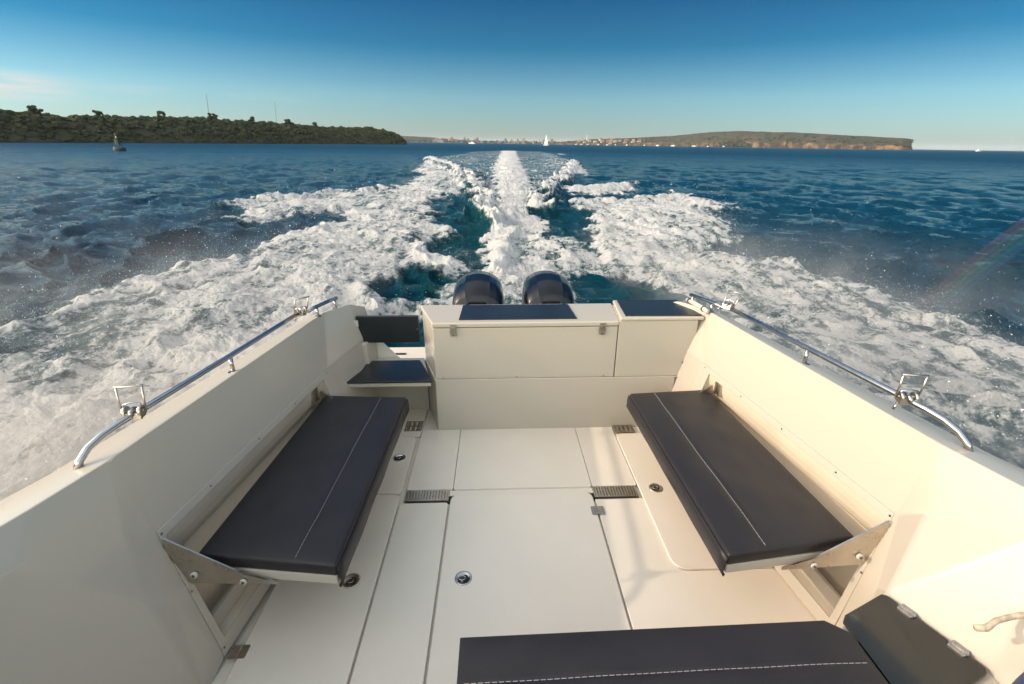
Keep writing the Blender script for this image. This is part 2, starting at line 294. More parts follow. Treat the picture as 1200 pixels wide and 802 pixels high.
# --- side liners, frames, recesses, folding benches, gunwales, rails: once per side
gin  = [(-.6,1.78),(.5,1.635),(1.1,1.508),(1.34,1.46),(2.0,1.395),(2.97,1.30),(3.2,1.205),(3.32,1.13)]
gout = [(-.6,2.02),(.5,1.90),(1.1,1.765),(1.34,1.695),(2.0,1.605),(2.97,1.475),(3.2,1.37),(3.34,1.20)]
gz   = [.93,.915,.90,.90,.90,.90,.885,.83]
def side(s):
    F = lambda x,y,z: (s*x,y,z)
    lp = lambda y,z: (s*lin_u(y,z),y,z)
    ys = [1.325,1.372,2.640,2.757]; zs = [0,.062,.562,.60,.9]
    # y of the slanted fore and aft ends of the frame at each height
    def Y(i,z):
        if i == 0: return 1.266+(1.325-1.266)*min(z,.6)/.6 if z <= .6 else 1.325+(1.34-1.325)*(z-.6)/.3
        if i == 1: return 1.300+.045*z/.56
        if i == 2: return 2.640
        return 2.757 if z <= .6 else 2.757+.213*(z-.6)/.3
    m = MB(); 
    for i in range(3):
        for k in range(4):
            if i == 1 and k == 1: continue
            a = [lp(Y(i,zs[k]),zs[k]), lp(Y(i+1,zs[k]),zs[k]), lp(Y(i+1,zs[k+1]),zs[k+1]), lp(Y(i,zs[k+1]),zs[k+1])]
            m.quad(*a)
    # aft wing, turning inboard towards the gate post
    cols = [[lp(2.757,0),lp(2.757,.6),lp(2.97,.9)], [F(1.085,3.17,0),F(1.135,3.17,.63),F(1.205,3.2,.885)], [F(1.05,3.33,0),F(1.10,3.34,.62),F(1.13,3.32,.83)]]
    for i in range(2):
        for k in range(2): m.quad(cols[i][k],cols[i+1][k],cols[i+1][k+1],cols[i][k+1])
    # forward part: sweeps from the frame up to the gunwale and inboard to the seat side
    f = .0 if s > 0 else .085
    A,B = F(1.385,1.325,.60),F(1.24,1.266,0); K,K2,K3,K4 = F(1.412,1.25,.675),F(1.478,1.0,.80),F(1.60,.5,.872),F(1.76,-.6,.89)
    G1,G2,G3,G4 = F(1.46,1.34,.9),F(1.508,1.1,.9),F(1.635,.5,.915),F(1.78,-.6,.93)
    F0,F1,F2,F3 = (F(1.30,1.215,.33),F(1.235,1.13,.42),F(1.35,.86,.42),F(1.40,.3,.42)) if s > 0 else (F(1.322,1.235,.33),F(1.342,1.16,.42),F(1.43,.86,.42),F(1.56,.3,.42)); F4 = F(1.42+f,-.6,.42)
    B2,B3 = (F(1.215,1.15,0),F(1.235,-.6,0)) if s > 0 else (F(1.262,1.15,0),F(1.50,-.6,0))
    for q in ((A,G1,K),(G1,G2,K2,K),(G2,G3,K3,K2),(G3,G4,K4,K3),(A,K,F1,F0),(A,F0,B),(B,F0,B2),(F0,F1,B2),(K,K2,F1),(K2,F2,F1),(K2,K3,F2),(K3,F3,F2),(K3,K4,F4,F3),(F1,F2,B2),(F2,F3,B3,B2),(F3,F4,B3)): m.quad(*q)
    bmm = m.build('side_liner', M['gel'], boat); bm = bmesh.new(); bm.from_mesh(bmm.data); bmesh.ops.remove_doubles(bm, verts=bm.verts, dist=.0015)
    bmesh.ops.recalc_face_normals(bm, faces=bm.faces); bm.to_mesh(bmm.data); bm.free()
    q = bmm.modifiers.new('b','BEVEL'); q.width = .012; q.segments = 3; q.limit_method = 'ANGLE'; q.angle_limit = R(3); q = bmm.modifiers.new('w','WEIGHTED_NORMAL'); q.keep_sharp = True
    for p in bmm.data.polygons: p.use_smooth = True
    # frame ring screwed on the liner
    e = .005
    
    outer = [(Y(0,.0)+.004,.006),(Y(0,.6)+.004,.594),(2.752,.594),(2.752,.006)]
    inner = [(Y(1,.062)+.001,.063),(Y(1,.56)+.001,.561),(2.639,.561),(2.639,.063)]
    m = MB(); off = lambda y,z,d: (s*(lin_u(y,z)-d),y,z)
    vs = [off(y,z,.0008) for y,z in outer]+[off(y,z,.0008) for y,z in inner]+[off(y,z,e+.001) for y,z in outer]+[off(y,z,e+.001) for y,z in inner]
    fs = []
    for i in range(4):
        j = (i+1)%4; fs += [(8+i,8+j,12+j,12+i),(i,j,8+j,8+i),(4+i,4+j,12+j,12+i),(i,j,4+j,4+i)]
    m.add(vs,fs); fr = m.build('recess_frame', M['gel'], boat, bevel=.002)
    for (y,z) in ((1.335,.578),(1.60,.578),(1.95,.578),(2.3,.578),(2.70,.578),(1.305,.32),(1.283,.035),(2.70,.3)):
        p = off(y,z,.007); MB().lathe(p,[(0,-.0015),(.0045,-.0015),(.004,.0015),(0,.0015)],8,'x').build('screw', M['screw'], fr)
    # recess behind the frame
    rc = MB(); d = .15
    def pt(y,z,dd): return (s*(lin_u(y,z)+dd),y,z)
    y0,y1 = 1.30,2.645
    rc.quad(pt(y0,.062,0),pt(y1,.062,0),pt(y1,.062,d),pt(y0,.062,d)); rc.quad(pt(y0,.062,.13),pt(y1,.062,.13),pt(y1,.38,.13),pt(y0,.38,.13))
    prf = [(.38,.13),(.40,.095),(.43,.065),(.46,.043),(.50,.022),(.53,.010),(.562,0)]
    for (za,da),(zb_,db) in zip(prf[:-1],prf[1:]): rc.quad(pt(y0,za,da),pt(y1,za,da),pt(y1,zb_,db),pt(y0,zb_,db))
    rc.quad(pt(y0,.062,0),pt(y0,.062,d),pt(y0,.38,.13),pt(y0+.03,.50,.022),pt(y0+.045,.562,0)); rc.quad(pt(y1,.062,0),pt(y1,.062,d),pt(y1,.38,.13),pt(y1,.50,.022),pt(y1,.562,0))
    rc.build('bench_recess', M['inner'], boat)
    z_ = MB(); z_.add([pt(y0,.063,.045),pt(y1,.063,.045),pt(y1,.063,.058),pt(y0,.063,.058),pt(y0,.12,.045),pt(y1,.12,.045),pt(y1,.12,.058),pt(y0,.12,.058)],[(0,1,5,4),(1,2,6,5),(2,3,7,6),(3,0,4,7),(4,5,6,7)])
    z_.build('recess_ledge', M['gel'], boat)
    # folding bench: slab, brackets, rollers
    P = [F(.752,1.296,0),F(1.300,1.360,0),F(1.255,2.645,0),F(.730,2.613,0)]
    ins = .012
    slab = MB().prism([(P[0][0]-0*s*ins,P[0][1]+.004),(P[1][0],P[1][1]+.004),(P[2][0],P[2][1]-.01),(P[3][0]+s*.01,P[3][1]-.01)], .338, .384)
    be = slab.build('folding_bench', M['gel'], boat, bevel=.008, seg=3)
    for yy in (1.318,2.60):
        b = MB(); t = .003
        tri = [(1.358,.572),(1.375,.52),(1.318,.352),(1.10,.340),(.99,.334),(.99,.345),(1.10,.385)]
        n = len(tri); vs = [F(u,yy-t,z) for u,z in tri]+[F(u,yy+t,z) for u,z in tri]
        b.add(vs, [tuple(range(n)), tuple(range(n,2*n))]+[(i,(i+1)%n,n+(i+1)%n,n+i) for i in range(n)])
        br = b.build('bracket', M['brushed'], be)
        b2 = MB(); tri = [(1.372,.560),(1.386,.54),(1.330,.36),(1.312,.37)]; n = 4
        vs = [F(u,yy+.012,z) for u,z in tri]+[F(u,yy+.020,z) for u,z in tri]
        b2.add(vs, [tuple(range(n)), tuple(range(n,2*n))]+[(i,(i+1)%n,n+(i+1)%n,n+i) for i in range(n)]); b2.build('hinge_arm', M['brushed'], be)
        for (u,z,le) in ((1.284,.402,.012),(1.112,.358,.009)):
            ro = MB().lathe(F(u,yy-(.005+le) if yy < 2 else yy+.004,z),[(0,0),(.011,0),(.013,.002),(.013,le-.003),(.011,le),(0,le)],18,'y').build('roller', M['white_plastic'], be, smooth=False)
            MB().lathe(F(u,yy-(.0075+le) if yy < 2 else yy+.0035+le,z),[(0,0),(.006,0),(.006,.003),(0,.003)],10,'y').build('roller_pin', M['screw'], ro)
    if s:  # small hasp plates by the aft end of the recess
        for yy in (2.50,2.535):
            p = pt(yy,.52,.01); MB().box(p[0]-.012,p[0]+.012,yy-.012,yy+.012,.47,.55).build('hasp_plate', M['brushed'], be)
    # gunwale cap
    g = MB(); vs = []; fs = []; n = len(gin)
    for i in range(n):
        yi,ui = gin[i]; yo,uo = gout[i]; z = gz[i]; zo = z-.055
        um = ui+.35*(uo-ui)
        vs += [F(ui+.004,yi,z-.05),F(ui-.004,yi,z-.012),F(ui+.006,yi,z),F(ui+.5*(uo-ui),(yi+yo)/2,z-.018),F(uo-.01,yo,zo),F(uo,yo,zo-.012),F(uo,yo,zo-.06)]
    k = 7
    for i in range(n-1):
        for j in range(k-1): fs.append((i*k+j,(i+1)*k+j,(i+1)*k+j+1,i*k+j+1))
    fs.append(tuple((n-1)*k+j for j in range(k)))
    g.add(vs,fs); go = g.build('gunwale', M['gel'], boat, bevel=.006, ang=14)
    # outer hull
    hm = MB(); vs = []; fs = []
    for i in range(n):
        yo,uo = gout[i]; z = gz[i]-.11
        vs += [F(uo-.004,yo,z),F(uo-.03,yo,z-.03),F(uo-.06,yo,.45),F(uo-.14,yo,.1),F(uo-.30,yo,-.25),F(0,yo,-.62)]
    k = 6
    for i in range(n-1):
        for j in range(k-1): fs.append((i*k+j,(i+1)*k+j,(i+1)*k+j+1,i*k+j+1))
    fs.append(tuple((n-1)*k+j for j in range(k))); hm.add(vs,fs); hm.build('hull_side', M['hull'], boat, smooth=False)
    # handrail, posts, flanges
    def zt(y,u):   # height of the cap under the rail
        a = np.interp(y,[p[0] for p in gin],[p[1] for p in gin]); b = np.interp(y,[p[0] for p in gout],[p[1] for p in gout])
        return np.interp(y,[p[0] for p in gin],gz)-.055*max(0,min(1,(u-a)/(b-a)))
    pts = [(1.556,1.318,.878),(1.552,1.330,.905),(1.541,1.365,.935),(1.522,1.41,.957),(1.500,1.465,.970),(1.482,1.53,.976),(1.455,1.75,.977),(1.424,2.06,.976),(1.382,2.52,.974),(1.366,2.72,.972)]
    rl = MB().tube([F(*p) for p in pts], .0125, 16).build('hand_rail', M['steel'], boat, smooth=True)
    MB().prism([(s*(1.556+.036*math.cos(t)),1.325+.022*math.sin(t)) for t in np.linspace(0,2*math.pi,20,endpoint=False)], lambda x,y: .868, lambda x,y: .881-.3*(abs(x)-1.556)).build('rail_flange', M['steel'], rl, bevel=.002)
    z0 = zt(2.06,1.424); MB().tube([F(1.426,2.06,z0-.005),F(1.424,2.06,.972)], .0095, 12).build('rail_post', M['steel'], rl, smooth=True)
    MB().lathe(F(1.426,2.06,z0-.001),[(0,-.004),(.024,-.004),(.024,.003),(.012,.005),(0,.005)],18).build('rail_flange', M['steel'], rl)
    r2 = MB().tube([F(1.335,2.80,.962),F(1.322,2.87,.965),F(1.29,3.0,.962),F(1.263,3.13,.955)], .0125, 14).build('hand_rail', M['steel'], boat, smooth=True)
    for (u,y) in ((1.317,2.90),(1.268,3.10)):
        MB().tube([F(u,y,zt(y,u)-.004),F(u,y,.955)], .009, 10).build('rail_post', M['steel'], r2, smooth=True)
        MB().lathe(F(u,y,zt(y,u)),[(0,-.004),(.020,-.004),(.020,.003),(0,.003)],14).build('rail_flange', M['steel'], r2)
side(-1); side(1)
# white grab tube on the starboard coaming beside the box
gb = MB().tube([(1.262,3.17,.905),(1.268,3.05,.912),(1.278,2.93,.912),(1.285,2.88,.903)], .016, 14).build('grab_tube', M['white_plastic'], boat, smooth=True)
for y,u in ((3.13,1.264),(2.93,1.278)): MB().tube([(u,y-.006,.910),(u,y+.006,.910)], .020, 14).build('tube_clip', M['screw'], gb)
# bottom and outer transom
MB().prism([(-1.30,3.28),(1.30,3.28),(1.18,3.33),(-1.18,3.33)], -.45, .40).build('hull_transom', M['hull'], boat)
# forward bulkhead behind the camera, seat plinth under the foreground cushion
MB().box(-1.78,1.78,-.66,-.60,-.02,.93).build('cabin_bulkhead', M['gel'], boat)
MB().prism(rpoly(-.245,.97,.20,.985,(.03,)*4), 0, .372).build('seat_base', M['gel'], boat, bevel=.01)
MB().prism([(.99,.30),(1.36,.30),(1.35,.86),(1.25,1.13),(1.0,1.02)], 0, .409).build('side_locker', M['gel'], boat, bevel=.008)
fl = MB().prism([(1.008,.73),(1.10,.775),(1.322,.852),(1.332,.866),(1.232,1.118),(1.215,1.124),(1.03,1.050),(1.010,1.030)], .412, .427).build('hinged_flap', M['gloss'], boat, bevel=.003)
for (x,y) in ((1.248,1.055),(1.302,.925)):
    a = math.atan2(-.25,.096); q = MB(); ca,sa = math.cos(a),math.sin(a)
    for sg in (-1,1):
        q.prism([(x+ca*u-sa*v,y+sa*u+ca*v) for u,v in ((-.024,sg*.004),(.024,sg*.004),(.020,sg*.020),(-.020,sg*.020))], .4275,.4305)
        for k in (-.013,.013): q.lathe((x+ca*k-sa*sg*.012,y+sa*k+ca*sg*.012,.4305),[(0,0),(.0035,0),(.003,.0012),(0,.0012)],8)
    q.tube([(x-ca*.026,y-sa*.026,.431),(x+ca*.026,y+sa*.026,.431)],.0045,8); q.build('hinge', M['steel'], fl)
MB().box(-1.62,-1.30,.3,1.02,.0,.22).build('side_step', M['inner'], boat, bevel=.03, seg=4)

# --- cushions
def cushion(P, z0, z1, root, puff=.006, nu=14, nv=30, seams=(), bevel=.014, valance=None, seed=0, rc=0):
    """P: four plan corners, (s,t) = (0,0),(1,0),(1,1),(0,1)"""
    P = [Vector((p[0],p[1],0)) for p in P]; m = MB(); vs = []; r_ = np.random.default_rng(seed); ph = r_.uniform(0,6,6)
    def xy(a,b):
        if rc:
            Lx = (P[1]-P[0]).length; Ly = (P[3]-P[0]).length; t_ = max(0,(b*Ly-(Ly-rc))/rc); a = a*(Lx-rc*(1-math.sqrt(max(0,1-t_*t_))))/Lx
        return (P[0]*(1-a)+P[1]*a)*(1-b)+(P[3]*(1-a)+P[2]*a)*b
    def h(a,b):
        e = (1-abs(2*a-1)**5)*(1-abs(2*b-1)**9)
        q = .0026*math.sin(9*b+ph[0]+3*a)+.0018*math.sin(23*a+7*b+ph[4])*math.sin(14*b+ph[5])+.0016*math.sin(17*b+ph[1])*math.sin(5*a+ph[2])+.0008*math.sin(31*b+11*a+ph[3])
        for (kind,c) in seams:
            d = abs((a if kind == 'a' else b)-c); q -= .0045*math.exp(-(d/ (.012 if kind=='a' else .006))**2)
        return z1+puff*e-puff+q*e
    A = sorted(set([i/nu for i in range(nu+1)]+[max(0,min(1,c+d)) for k,c in seams if k=='a' for d in (-.02,-.008,0,.008,.02)]))
    Bv = sorted(set([i/nv for i in range(nv+1)]+[max(0,min(1,c+d)) for k,c in seams if k=='b' for d in (-.012,-.004,0,.004,.012)]))
    na,nb = len(A),len(Bv)
    for b in Bv:
        for a in A: p = xy(a,b); vs.append((p.x,p.y,h(a,b)))
    for b in Bv:
        for a in A: p = xy(a,b); vs.append((p.x,p.y,z0))
    fs = []; o = na*nb
    for j in range(nb-1):
        for i in range(na-1):
            q = (j*na+i,j*na+i+1,(j+1)*na+i+1,(j+1)*na+i); fs.append(q); fs.append(tuple(o+k for k in q[::-1]))
    for i in range(na-1): fs.append((i,o+i,o+i+1,i+1)); t = (nb-1)*na; fs.append((t+i,t+i+1,o+t+i+1,o+t+i))
    for j in range(nb-1): fs.append((j*na,(j+1)*na,o+(j+1)*na,o+j*na)); t = na-1; fs.append((j*na+t,o+j*na+t,o+(j+1)*na+t,(j+1)*na+t))
    m.add(vs,fs)
    ob = m.build('cushion_cover', M['vinyl'], root, smooth=True)
    q = ob.modifiers.new('b','BEVEL'); q.width = bevel; q.segments = 4; q.limit_method = 'ANGLE'; q.angle_limit = R(50)
    for (kind,c) in seams:
        st_ = MB(); K = 70 if kind == 'a' else 60
        for i in range(K):
            t0,t1 = (i+.12)/K,(i+.88)/K; t0 = .015+.97*t0; t1 = .015+.97*t1
            pp = []
            for t in (t0,t1):
                a,b = (c,t) if kind == 'a' else (t,c); p = xy(a,b); pp.append((p.x,p.y,h(a,b)+.0016))
            st_.tube(pp, .0011, 5)
        st_.build('stitching', M['stitch'], root)
    # piping along the top edge
    pc = []
    for a,b in [(.012,t) for t in np.linspace(.01,.99,30)]+[(t,.992) for t in np.linspace(.02,.98,16)]+[(.988,t) for t in np.linspace(.99,.01,30)]+[(t,.008) for t in np.linspace(.98,.02,16)]:
        p = xy(a,b); pc.append((p.x,p.y,z1-puff-.001))
    return ob, xy
for s,lab in ((-1,'long dark grey bench cushion on the left folding bench, reflecting blue sky'),(1,'long sunlit dark grey bench cushion on the right folding bench')):
    r = boat_thing('bench_cushion', (s*1.0,1.95,.385), lab, 'cushion', 'bench cushions on the folding side benches')
    P = [(s*.745,1.292),(s*1.303,1.366),(s*1.255,2.648),(s*.722,2.610)]
    cushion(P, .386, .450, r, seams=(('a',.30),), seed=3+s)
    v = MB(); n = 24; vs = []; fs = []
    for i in range(n+1):
        t = i/n; x = .745+(.722-.745)*t; y = 1.292+(2.610-1.292)*t; wv = .0018*math.sin(t*23)
        vs += [(s*(x-.002),y,.428),(s*(x-.0075+wv*.3),y,.40),(s*(x-.008+wv),y,.345),(s*(x-.003),y,.334),(s*(x+.002),y,.345)]
    for i in range(n):
        for j in range(4): fs.append((i*5+j,(i+1)*5+j,(i+1)*5+j+1,i*5+j+1))
    v.add(vs,fs); v.build('side_flap', M['vinyl'], r, smooth=True, solid=.003)
    for y in (1.52,1.95,2.4):
        MB().lathe((s*(.7415-.0055+(1.292-y)*.0),y,.362),[(0,-.004),(.006,-.004),(.006,.004),(0,.004)],10,'x').build('press_stud', M['steel'], r)
r = boat_thing('seat_cushion', (.37,.7,.375), 'dark grey seat cushion with a pale stitched seam in the foreground', 'cushion')
cushion([(-.262,.40),(.992,.42),(.988,1.022),(-.262,1.002)], .374, .452, r, nu=40, nv=14, seams=(('b',.765),), bevel=.022, puff=.008, seed=9, rc=.055)
cc = bpy.data.objects['seat_cushion'].children[0]

# --- rope end and the navy cover
nb_ = boat_thing('canvas_roll', (1.42,.72,.43), 'dark navy canvas roll at the bottom right corner beside the rope', 'canvas roll')
MB().tube([(1.02,.59,.54),(1.10,.625,.55),(1.27,.70,.56),(1.42,.765,.58),(1.50,.80,.59)], [.03,.055,.06,.055,.03], 16).build('rolled_canvas', M['blue'], nb_, smooth=True)
rp = MB().tube([(1.235,.870,.600),(1.262,.866,.603),(1.31,.885,.605),(1.36,.892,.61),(1.42,.895,.615),(1.52,.86,.62)], [.009,.0095,.008,.008,.008,.008], 10)
rpo = rp.build('rope', M['rope'], None, smooth=True)
tag(rpo, 'cream rope end lying against the side panel at lower right', 'rope')
rpo.matrix_world = BOAT
def rail_clamp(x, y, z, label, s, tilt=0, rz=0):
    r = boat_thing('rail_clamp', (x,y,z), label, 'clamp', 'stainless clamps on the hand rails')
    rot = Matrix.Rotation(rz,4,'Z') @ Matrix.Rotation(tilt,4,'X')
    r.matrix_world = BOAT @ Matrix.Translation((x,y,z)) @ rot; r['_base'] = [0,0,0]
    b = MB()
    for dx in (-.026,.026):
        b.lathe((dx,0,.008),[(0,-.006),(.021,-.006),(.023,-.003),(.023,.003),(.021,.006),(0,.006)],16,'x')
    b.box(-.030,.030,-.018,-.006,-.020,.006); b.tube([(-.036,0,.010),(.036,0,.010)],.0065,10); b.box(-.022,.022,.006,.018,-.016,.010)
    b.build('clamp_body', M['brushed'], r, bevel=.002)
    MB().tube([(0,-.026,-.002),(0,-.02,.012),(0,0,.020),(0,.02,.012),(0,.026,-.002)],.008,8).build('clamp_jaw', M['steel'], r, smooth=True)
    l = MB().tube([(-.040,0,.006),(-.042,0,.055),(-.043,.002,.108)],.0035,8); l.tube([(.040,0,.006),(.042,0,.055),(.043,.002,.108)],.0035,8)
    l.tube([(-.047,.002,.106),(.0,.003,.104),(.047,.002,.106)],.0042,8)
    l.build('wire_loop', M['brushed'], r, smooth=True)
    MB().tube([(-.036,0,.020),(-.028,-.004,.038),(0,-.006,.046),(.028,-.004,.038),(.036,0,.020)],.0035,8).build('lever_arc', M['steel'], r, smooth=True)
    MB().tube([(-.036,-.012,-.012),(-.046,-.020,-.040)],.0045,8).build('thumb_screw', M['steel'], r, smooth=True)
    for c in r.children:
        pass
rail_clamp(-1.484,1.520,.978, 'rail clamp with upright wire loop near the front end of the left hand rail', -1, R(-8), R(8))
rail_clamp(1.478,1.535,.978, 'rail clamp with upright wire loop near the front end of the right hand rail', 1, R(4), R(-8))
rail_clamp(-1.362,2.76,.972, 'rail clamp at the far end of the long left hand rail, loop leaning', -1, R(25), R(50))
rail_clamp(1.362,2.78,.972, 'rail clamp at the far end of the long right hand rail, loop leaning', 1, R(-30), R(-60))

# --- outboards
def outboard(cx, label):
    r = boat_thing('outboard_motor', (cx,3.75,-.2), label, 'outboard motor', 'pair of outboard motors behind the transom')
    m = MB(); vs = []; fs = []; ny = 26; nk = 33
    for i in range(ny):
        t = i/(ny-1); y = 3.56+.66*t
        wf = np.interp(t,[0,.03,.10,.3,.55,.85,.97,1],[.80,.90,.96,1,1,.93,.84,.72]); tf = np.interp(t,[0,.03,.10,.25,.5,.8,.95,1],[-.17,-.11,-.065,-.02,0,-.02,-.08,-.16])
        prof_ = [(-.222,.40),(-.224,.60),(-.218,.76),(-.205,.835),(-.185,.870),(-.150,.898),(-.112,.920),(-.104,.928),(-.098,.926),(-.05,.940),(0,.944)]
        prof_ = prof_+[(-u,z) for u,z in prof_[::-1][1:]]; nk = len(prof_)
        for (u,z) in prof_:
            zz = z+tf*max(0,(z-.40)/.54); vs.append((cx+u*wf,y,zz))
    for i in range(ny-1):
        for k in range(nk-1): fs.append((i*nk+k,i*nk+k+1,(i+1)*nk+k+1,(i+1)*nk+k))
    fs += [tuple(range(nk)), tuple((ny-1)*nk+k for k in range(nk-1,-1,-1))]
    m.add(vs,fs); cw = m.build('cowl', M['cowl'], r, smooth=True); q = cw.modifiers.new('b','BEVEL'); q.width = .012; q.segments = 3; q.limit_method = 'ANGLE'; q.angle_limit = R(22)
    MB().prism(rpoly(cx-.21,cx+.21,3.58,4.16,(.09,)*4,6), .33, .405).build('cowl_skirt', M['cowl_trim'], r, bevel=.01)
    MB().prism(rpoly(cx-.10,cx+.10,3.62,4.0,(.06,)*4,5), -.45, .33).build('mid_section', M['cowl'], r, bevel=.01)
    MB().box(cx-.12,cx+.12,3.34,3.64,.05,.32).build('mounting_bracket', M['cowl_trim'], r, bevel=.01)
    MB().prism(rpoly(cx-.17,cx+.17,3.7,4.15,(.1,)*4,5), -.32, -.30).build('cavitation_plate', M['cowl'], r)
    lo = MB().lathe((cx,3.75,-.58),[(.01,-.12),(.05,-.06),(.065,.05),(.06,.25),(.04,.38),(.01,.42)],16,'y').build('gear_case', M['cowl'], r, smooth=True)
    p = MB()
    for k in range(3):
        a = 2*math.pi*k/3
        vs = [(cx+rr*math.cos(a+dd),4.19+yy,-.58+rr*math.sin(a+dd)) for rr,dd,yy in ((.03,-.3,-.02),(.17,-.42,-.03),(.19,.0,0),(.16,.42,.03),(.03,.3,.02))]
        p.add(vs,[(0,1,2,3,4)])
    p.build('propeller', M['cowl_trim'], r, solid=.006)
outboard(-.295, 'left of the two glossy dark outboard motors behind the transom')
outboard(.308, 'right of the two glossy dark outboard motors behind the transom')

# ================================================================== THE SEA
FOAM_AREAS = [
  (0.1, 0, 2, [(-44.9,45.7),(-46.4,63.5),(-45.1,94.2),(-63.9,363.4),(-43.5,246.8),(-33.9,70.4),(-35.3,49.2),(-31.6,31.9)]),  # streak
  (0.46, 0.0, 3, [(0.2,151.7),(15.3,150.2),(9.9,63.0),(3.7,29.3),(1.9,18.8),(1.28,14.16),(0.92,8.1),(-0.47,8.08),(-0.53,14.07),(-1.3,24.9),(-2.9,37.9),(-7.4,68.8),(-7.6,132.5)]),  # wash_base
  (0.5, 0.05, 3, [(11.9,147.3),(15.1,127.0),(11.0,66.2),(7.2,47.9),(3.5,29.9),(4.3,42.9),(6.2,73.9)]),  # outer_r
  (0.45, 0.05, 3, [(-5.0,134.3),(-10.6,75.2),(-6.7,53.2),(-2.4,35.1),(-1.1,24.9),(-0.5,30.7),(-0.4,59.5)]),  # outer_l
  (0.72, 0.15, 4, [(-10.3,75.3),(-7.3,40.5),(-5.8,36.4),(-5.4,23.5),(-7.5,21.4),(-8.7,19.6),(-9.8,17.6),(-7.67,13.86),(-6.8,14.4),(-5.4,15.9),(-4.82,14.16),(-5.79,12.67),(-5.56,10.77),(-5.15,9.65),(-6.09,9.04),(-6.23,7.01),(-6.45,5.4),(-6.7,3.4),(-5.6,.4),(-3.2,-2.2),(-1.7,-2.2),(-1.65,2.25),(-1.75,5.75),(-1.17,6.44),(-0.76,7.8),(-0.75,11.13),(-1.1,14.7),(-1.7,18.5),(-1.0,20.0),(-1.5,26.8),(-2.3,34.2)]),  # leftfoam
  (0.25, 0, 8, [(-5.3,9.97),(-6.43,9.62),(-6.85,7.46),(-7.54,6.79),(-6.01,5.19),(-6.01,6.72),(-5.01,9.35)]),  # leftfar
  (0.74, 0.2, 4, [(2.1,21.2),(3.0,21.3),(4.1,19.5),(5.8,19.1),(8.5,22.3),(8.5,20.2),(9.8,19.8),(8.6,17.3),(7.8,17.7),(7.5,15.8),(6.95,13.54),(6.08,11.59),(5.3,11.24),(4.46,9.91),(3.13,8.57),(2.34,7.85),(2.31,8.31),(1.8,8.54),(1.97,9.84),(2.13,12.13),(2.57,14.23),(2.0,17.5)]),  # right foam, outer band
  (0.6, 0.12, 5, [(3.08,9.48),(4.84,10.82),(5.25,9.77),(6.22,9.18),(6.69,7.14),(6.16,5.31),(6.25,4.67),(6.2,2.8),(5.2,.2),(3.2,-2.2),(1.8,-2.2),(2.0,4.27),(2.82,6.88),(2.56,7.34),(2.19,7.84)]),  # right foam, blown thin beside the hull
  (0.70, 0.05, 4, [(1.16,11.97),(2.03,11.23),(2.06,9.85),(2.54,8.56),(2.26,8.13),(1.07,8.05),(0.92,8.4)]),  # r_mottle
  (0.66, 0.05, 5, [(-1.6,6.76),(-0.48,8.38),(1.12,8.41),(1.5,7.09),(1.33,6.27),(-1.44,5.91)]),  # stern
  (0.95, 0.2, 2, [(3.4,27.0),(5.2,27.2),(8.8,31.4),(7.1,25.0),(4.8,22.6),(3.4,23.6)]),  # rtongue
  (0.95, 0.3, 2, [(5.2,37.5),(11.1,69.2),(8.6,50.0),(7.2,36.9),(6.4,38.7),(4.3,30.0)]),  # rtip
  (1, 0.22, 2, [(1.0,152.3),(6.7,157.2),(2.7,46.7),(2.1,31.1),(1.6,21.2),(1.2,17.5),(0.45,14.12),(0.17,8.09),(-0.32,8.08),(-0.39,12.91),(-0.2,18.6),(-0.2,30.7),(-0.4,46.0)]),  # core
  (0.6, 0.1, 1, [(15.6,127.3),(17.1,119.3),(14.7,102.7),(13.3,108.7)]),  # rfleck
  (0.85, 0.04, 3, [(-.7,18.3),(1.6,18.3),(1.28,14.16),(1.0,8.1),(-0.47,8.08),(-0.53,14.07)]),  # wash close astern
]
CLEAR_AREAS = [
  (0.97, -0.14, 4, [(-2.9,19.2),(-1.4,24.0),(-0.75,17.2),(-0.55,13.2),(-0.62,11.2),(-1.15,12.1),(-1.85,14.0)]),  # d1
  (0.85, -0.05, 5, [(-1.8,11.0),(-1.08,12.36),(-0.76,10.64),(-0.91,9.16),(-1.44,9.75)]),  # d2
  (0.95, -0.08, 5, [(-2.05,7.19),(-1.87,8.6),(-1.45,8.48),(-1.0,7.8),(-0.94,7.3),(-1.18,6.56),(-1.77,6.63)]),  # d3
  (0.9, 0, 4, [(-7.27,10.26),(-7.25,12.35),(-5.89,13.2),(-5.3,15.5),(-4.8,14.0),(-5.73,12.54),(-5.52,10.68),(-6.27,9.78)]),  # d4
  (0.97, -0.14, 4, [(1.9,23.5),(2.8,20.6),(2.9,15.2),(2.17,12.13),(1.66,12.35),(1.28,14.16)]),  # d5
  (0.95, -0.08, 5, [(1.19,8.05),(1.74,8.3),(2.47,8.31),(2.07,7.58),(2.81,7.24),(2.72,6.79),(1.62,6.46),(1.14,6.62)]),  # d6
  (0.35, 0, 5, [(0.45,14.12),(0.7,13.23),(0.66,9.81),(0.34,8.27),(0.31,9.8)]),  # d7
]
CRESTS = [
  (0.98, 0.55, 1.3, [(-9.3,68.2),(-5.0,49.8),(-2.1,34.3),(-0.8,20.0),(-0.5,15.3),(-0.27,13.19)]),  # vl
  (0.98, 0.55, 1.1, [(9.9,63.0),(5.0,35.5),(3.2,28.0),(2.0,21.2),(1.3,16.4)]),  # vr
  (0.95, 0.1, 1.2, [(1.18,14.16),(0.93,10.7),(0.72,8.28)]),  # streakr
  (0.9, 0.3, 2, [(-9.5,17.2),(-8.7,19.6),(-7.4,21.0),(-5.7,23.5)]),  # lcrest
  (0.9, 0.3, 2.5, [(3.9,19.0),(5.8,19.1),(8.3,21.9),(8.0,17.5)]),  # rcrest
]
_perm = rng.permutation(512)
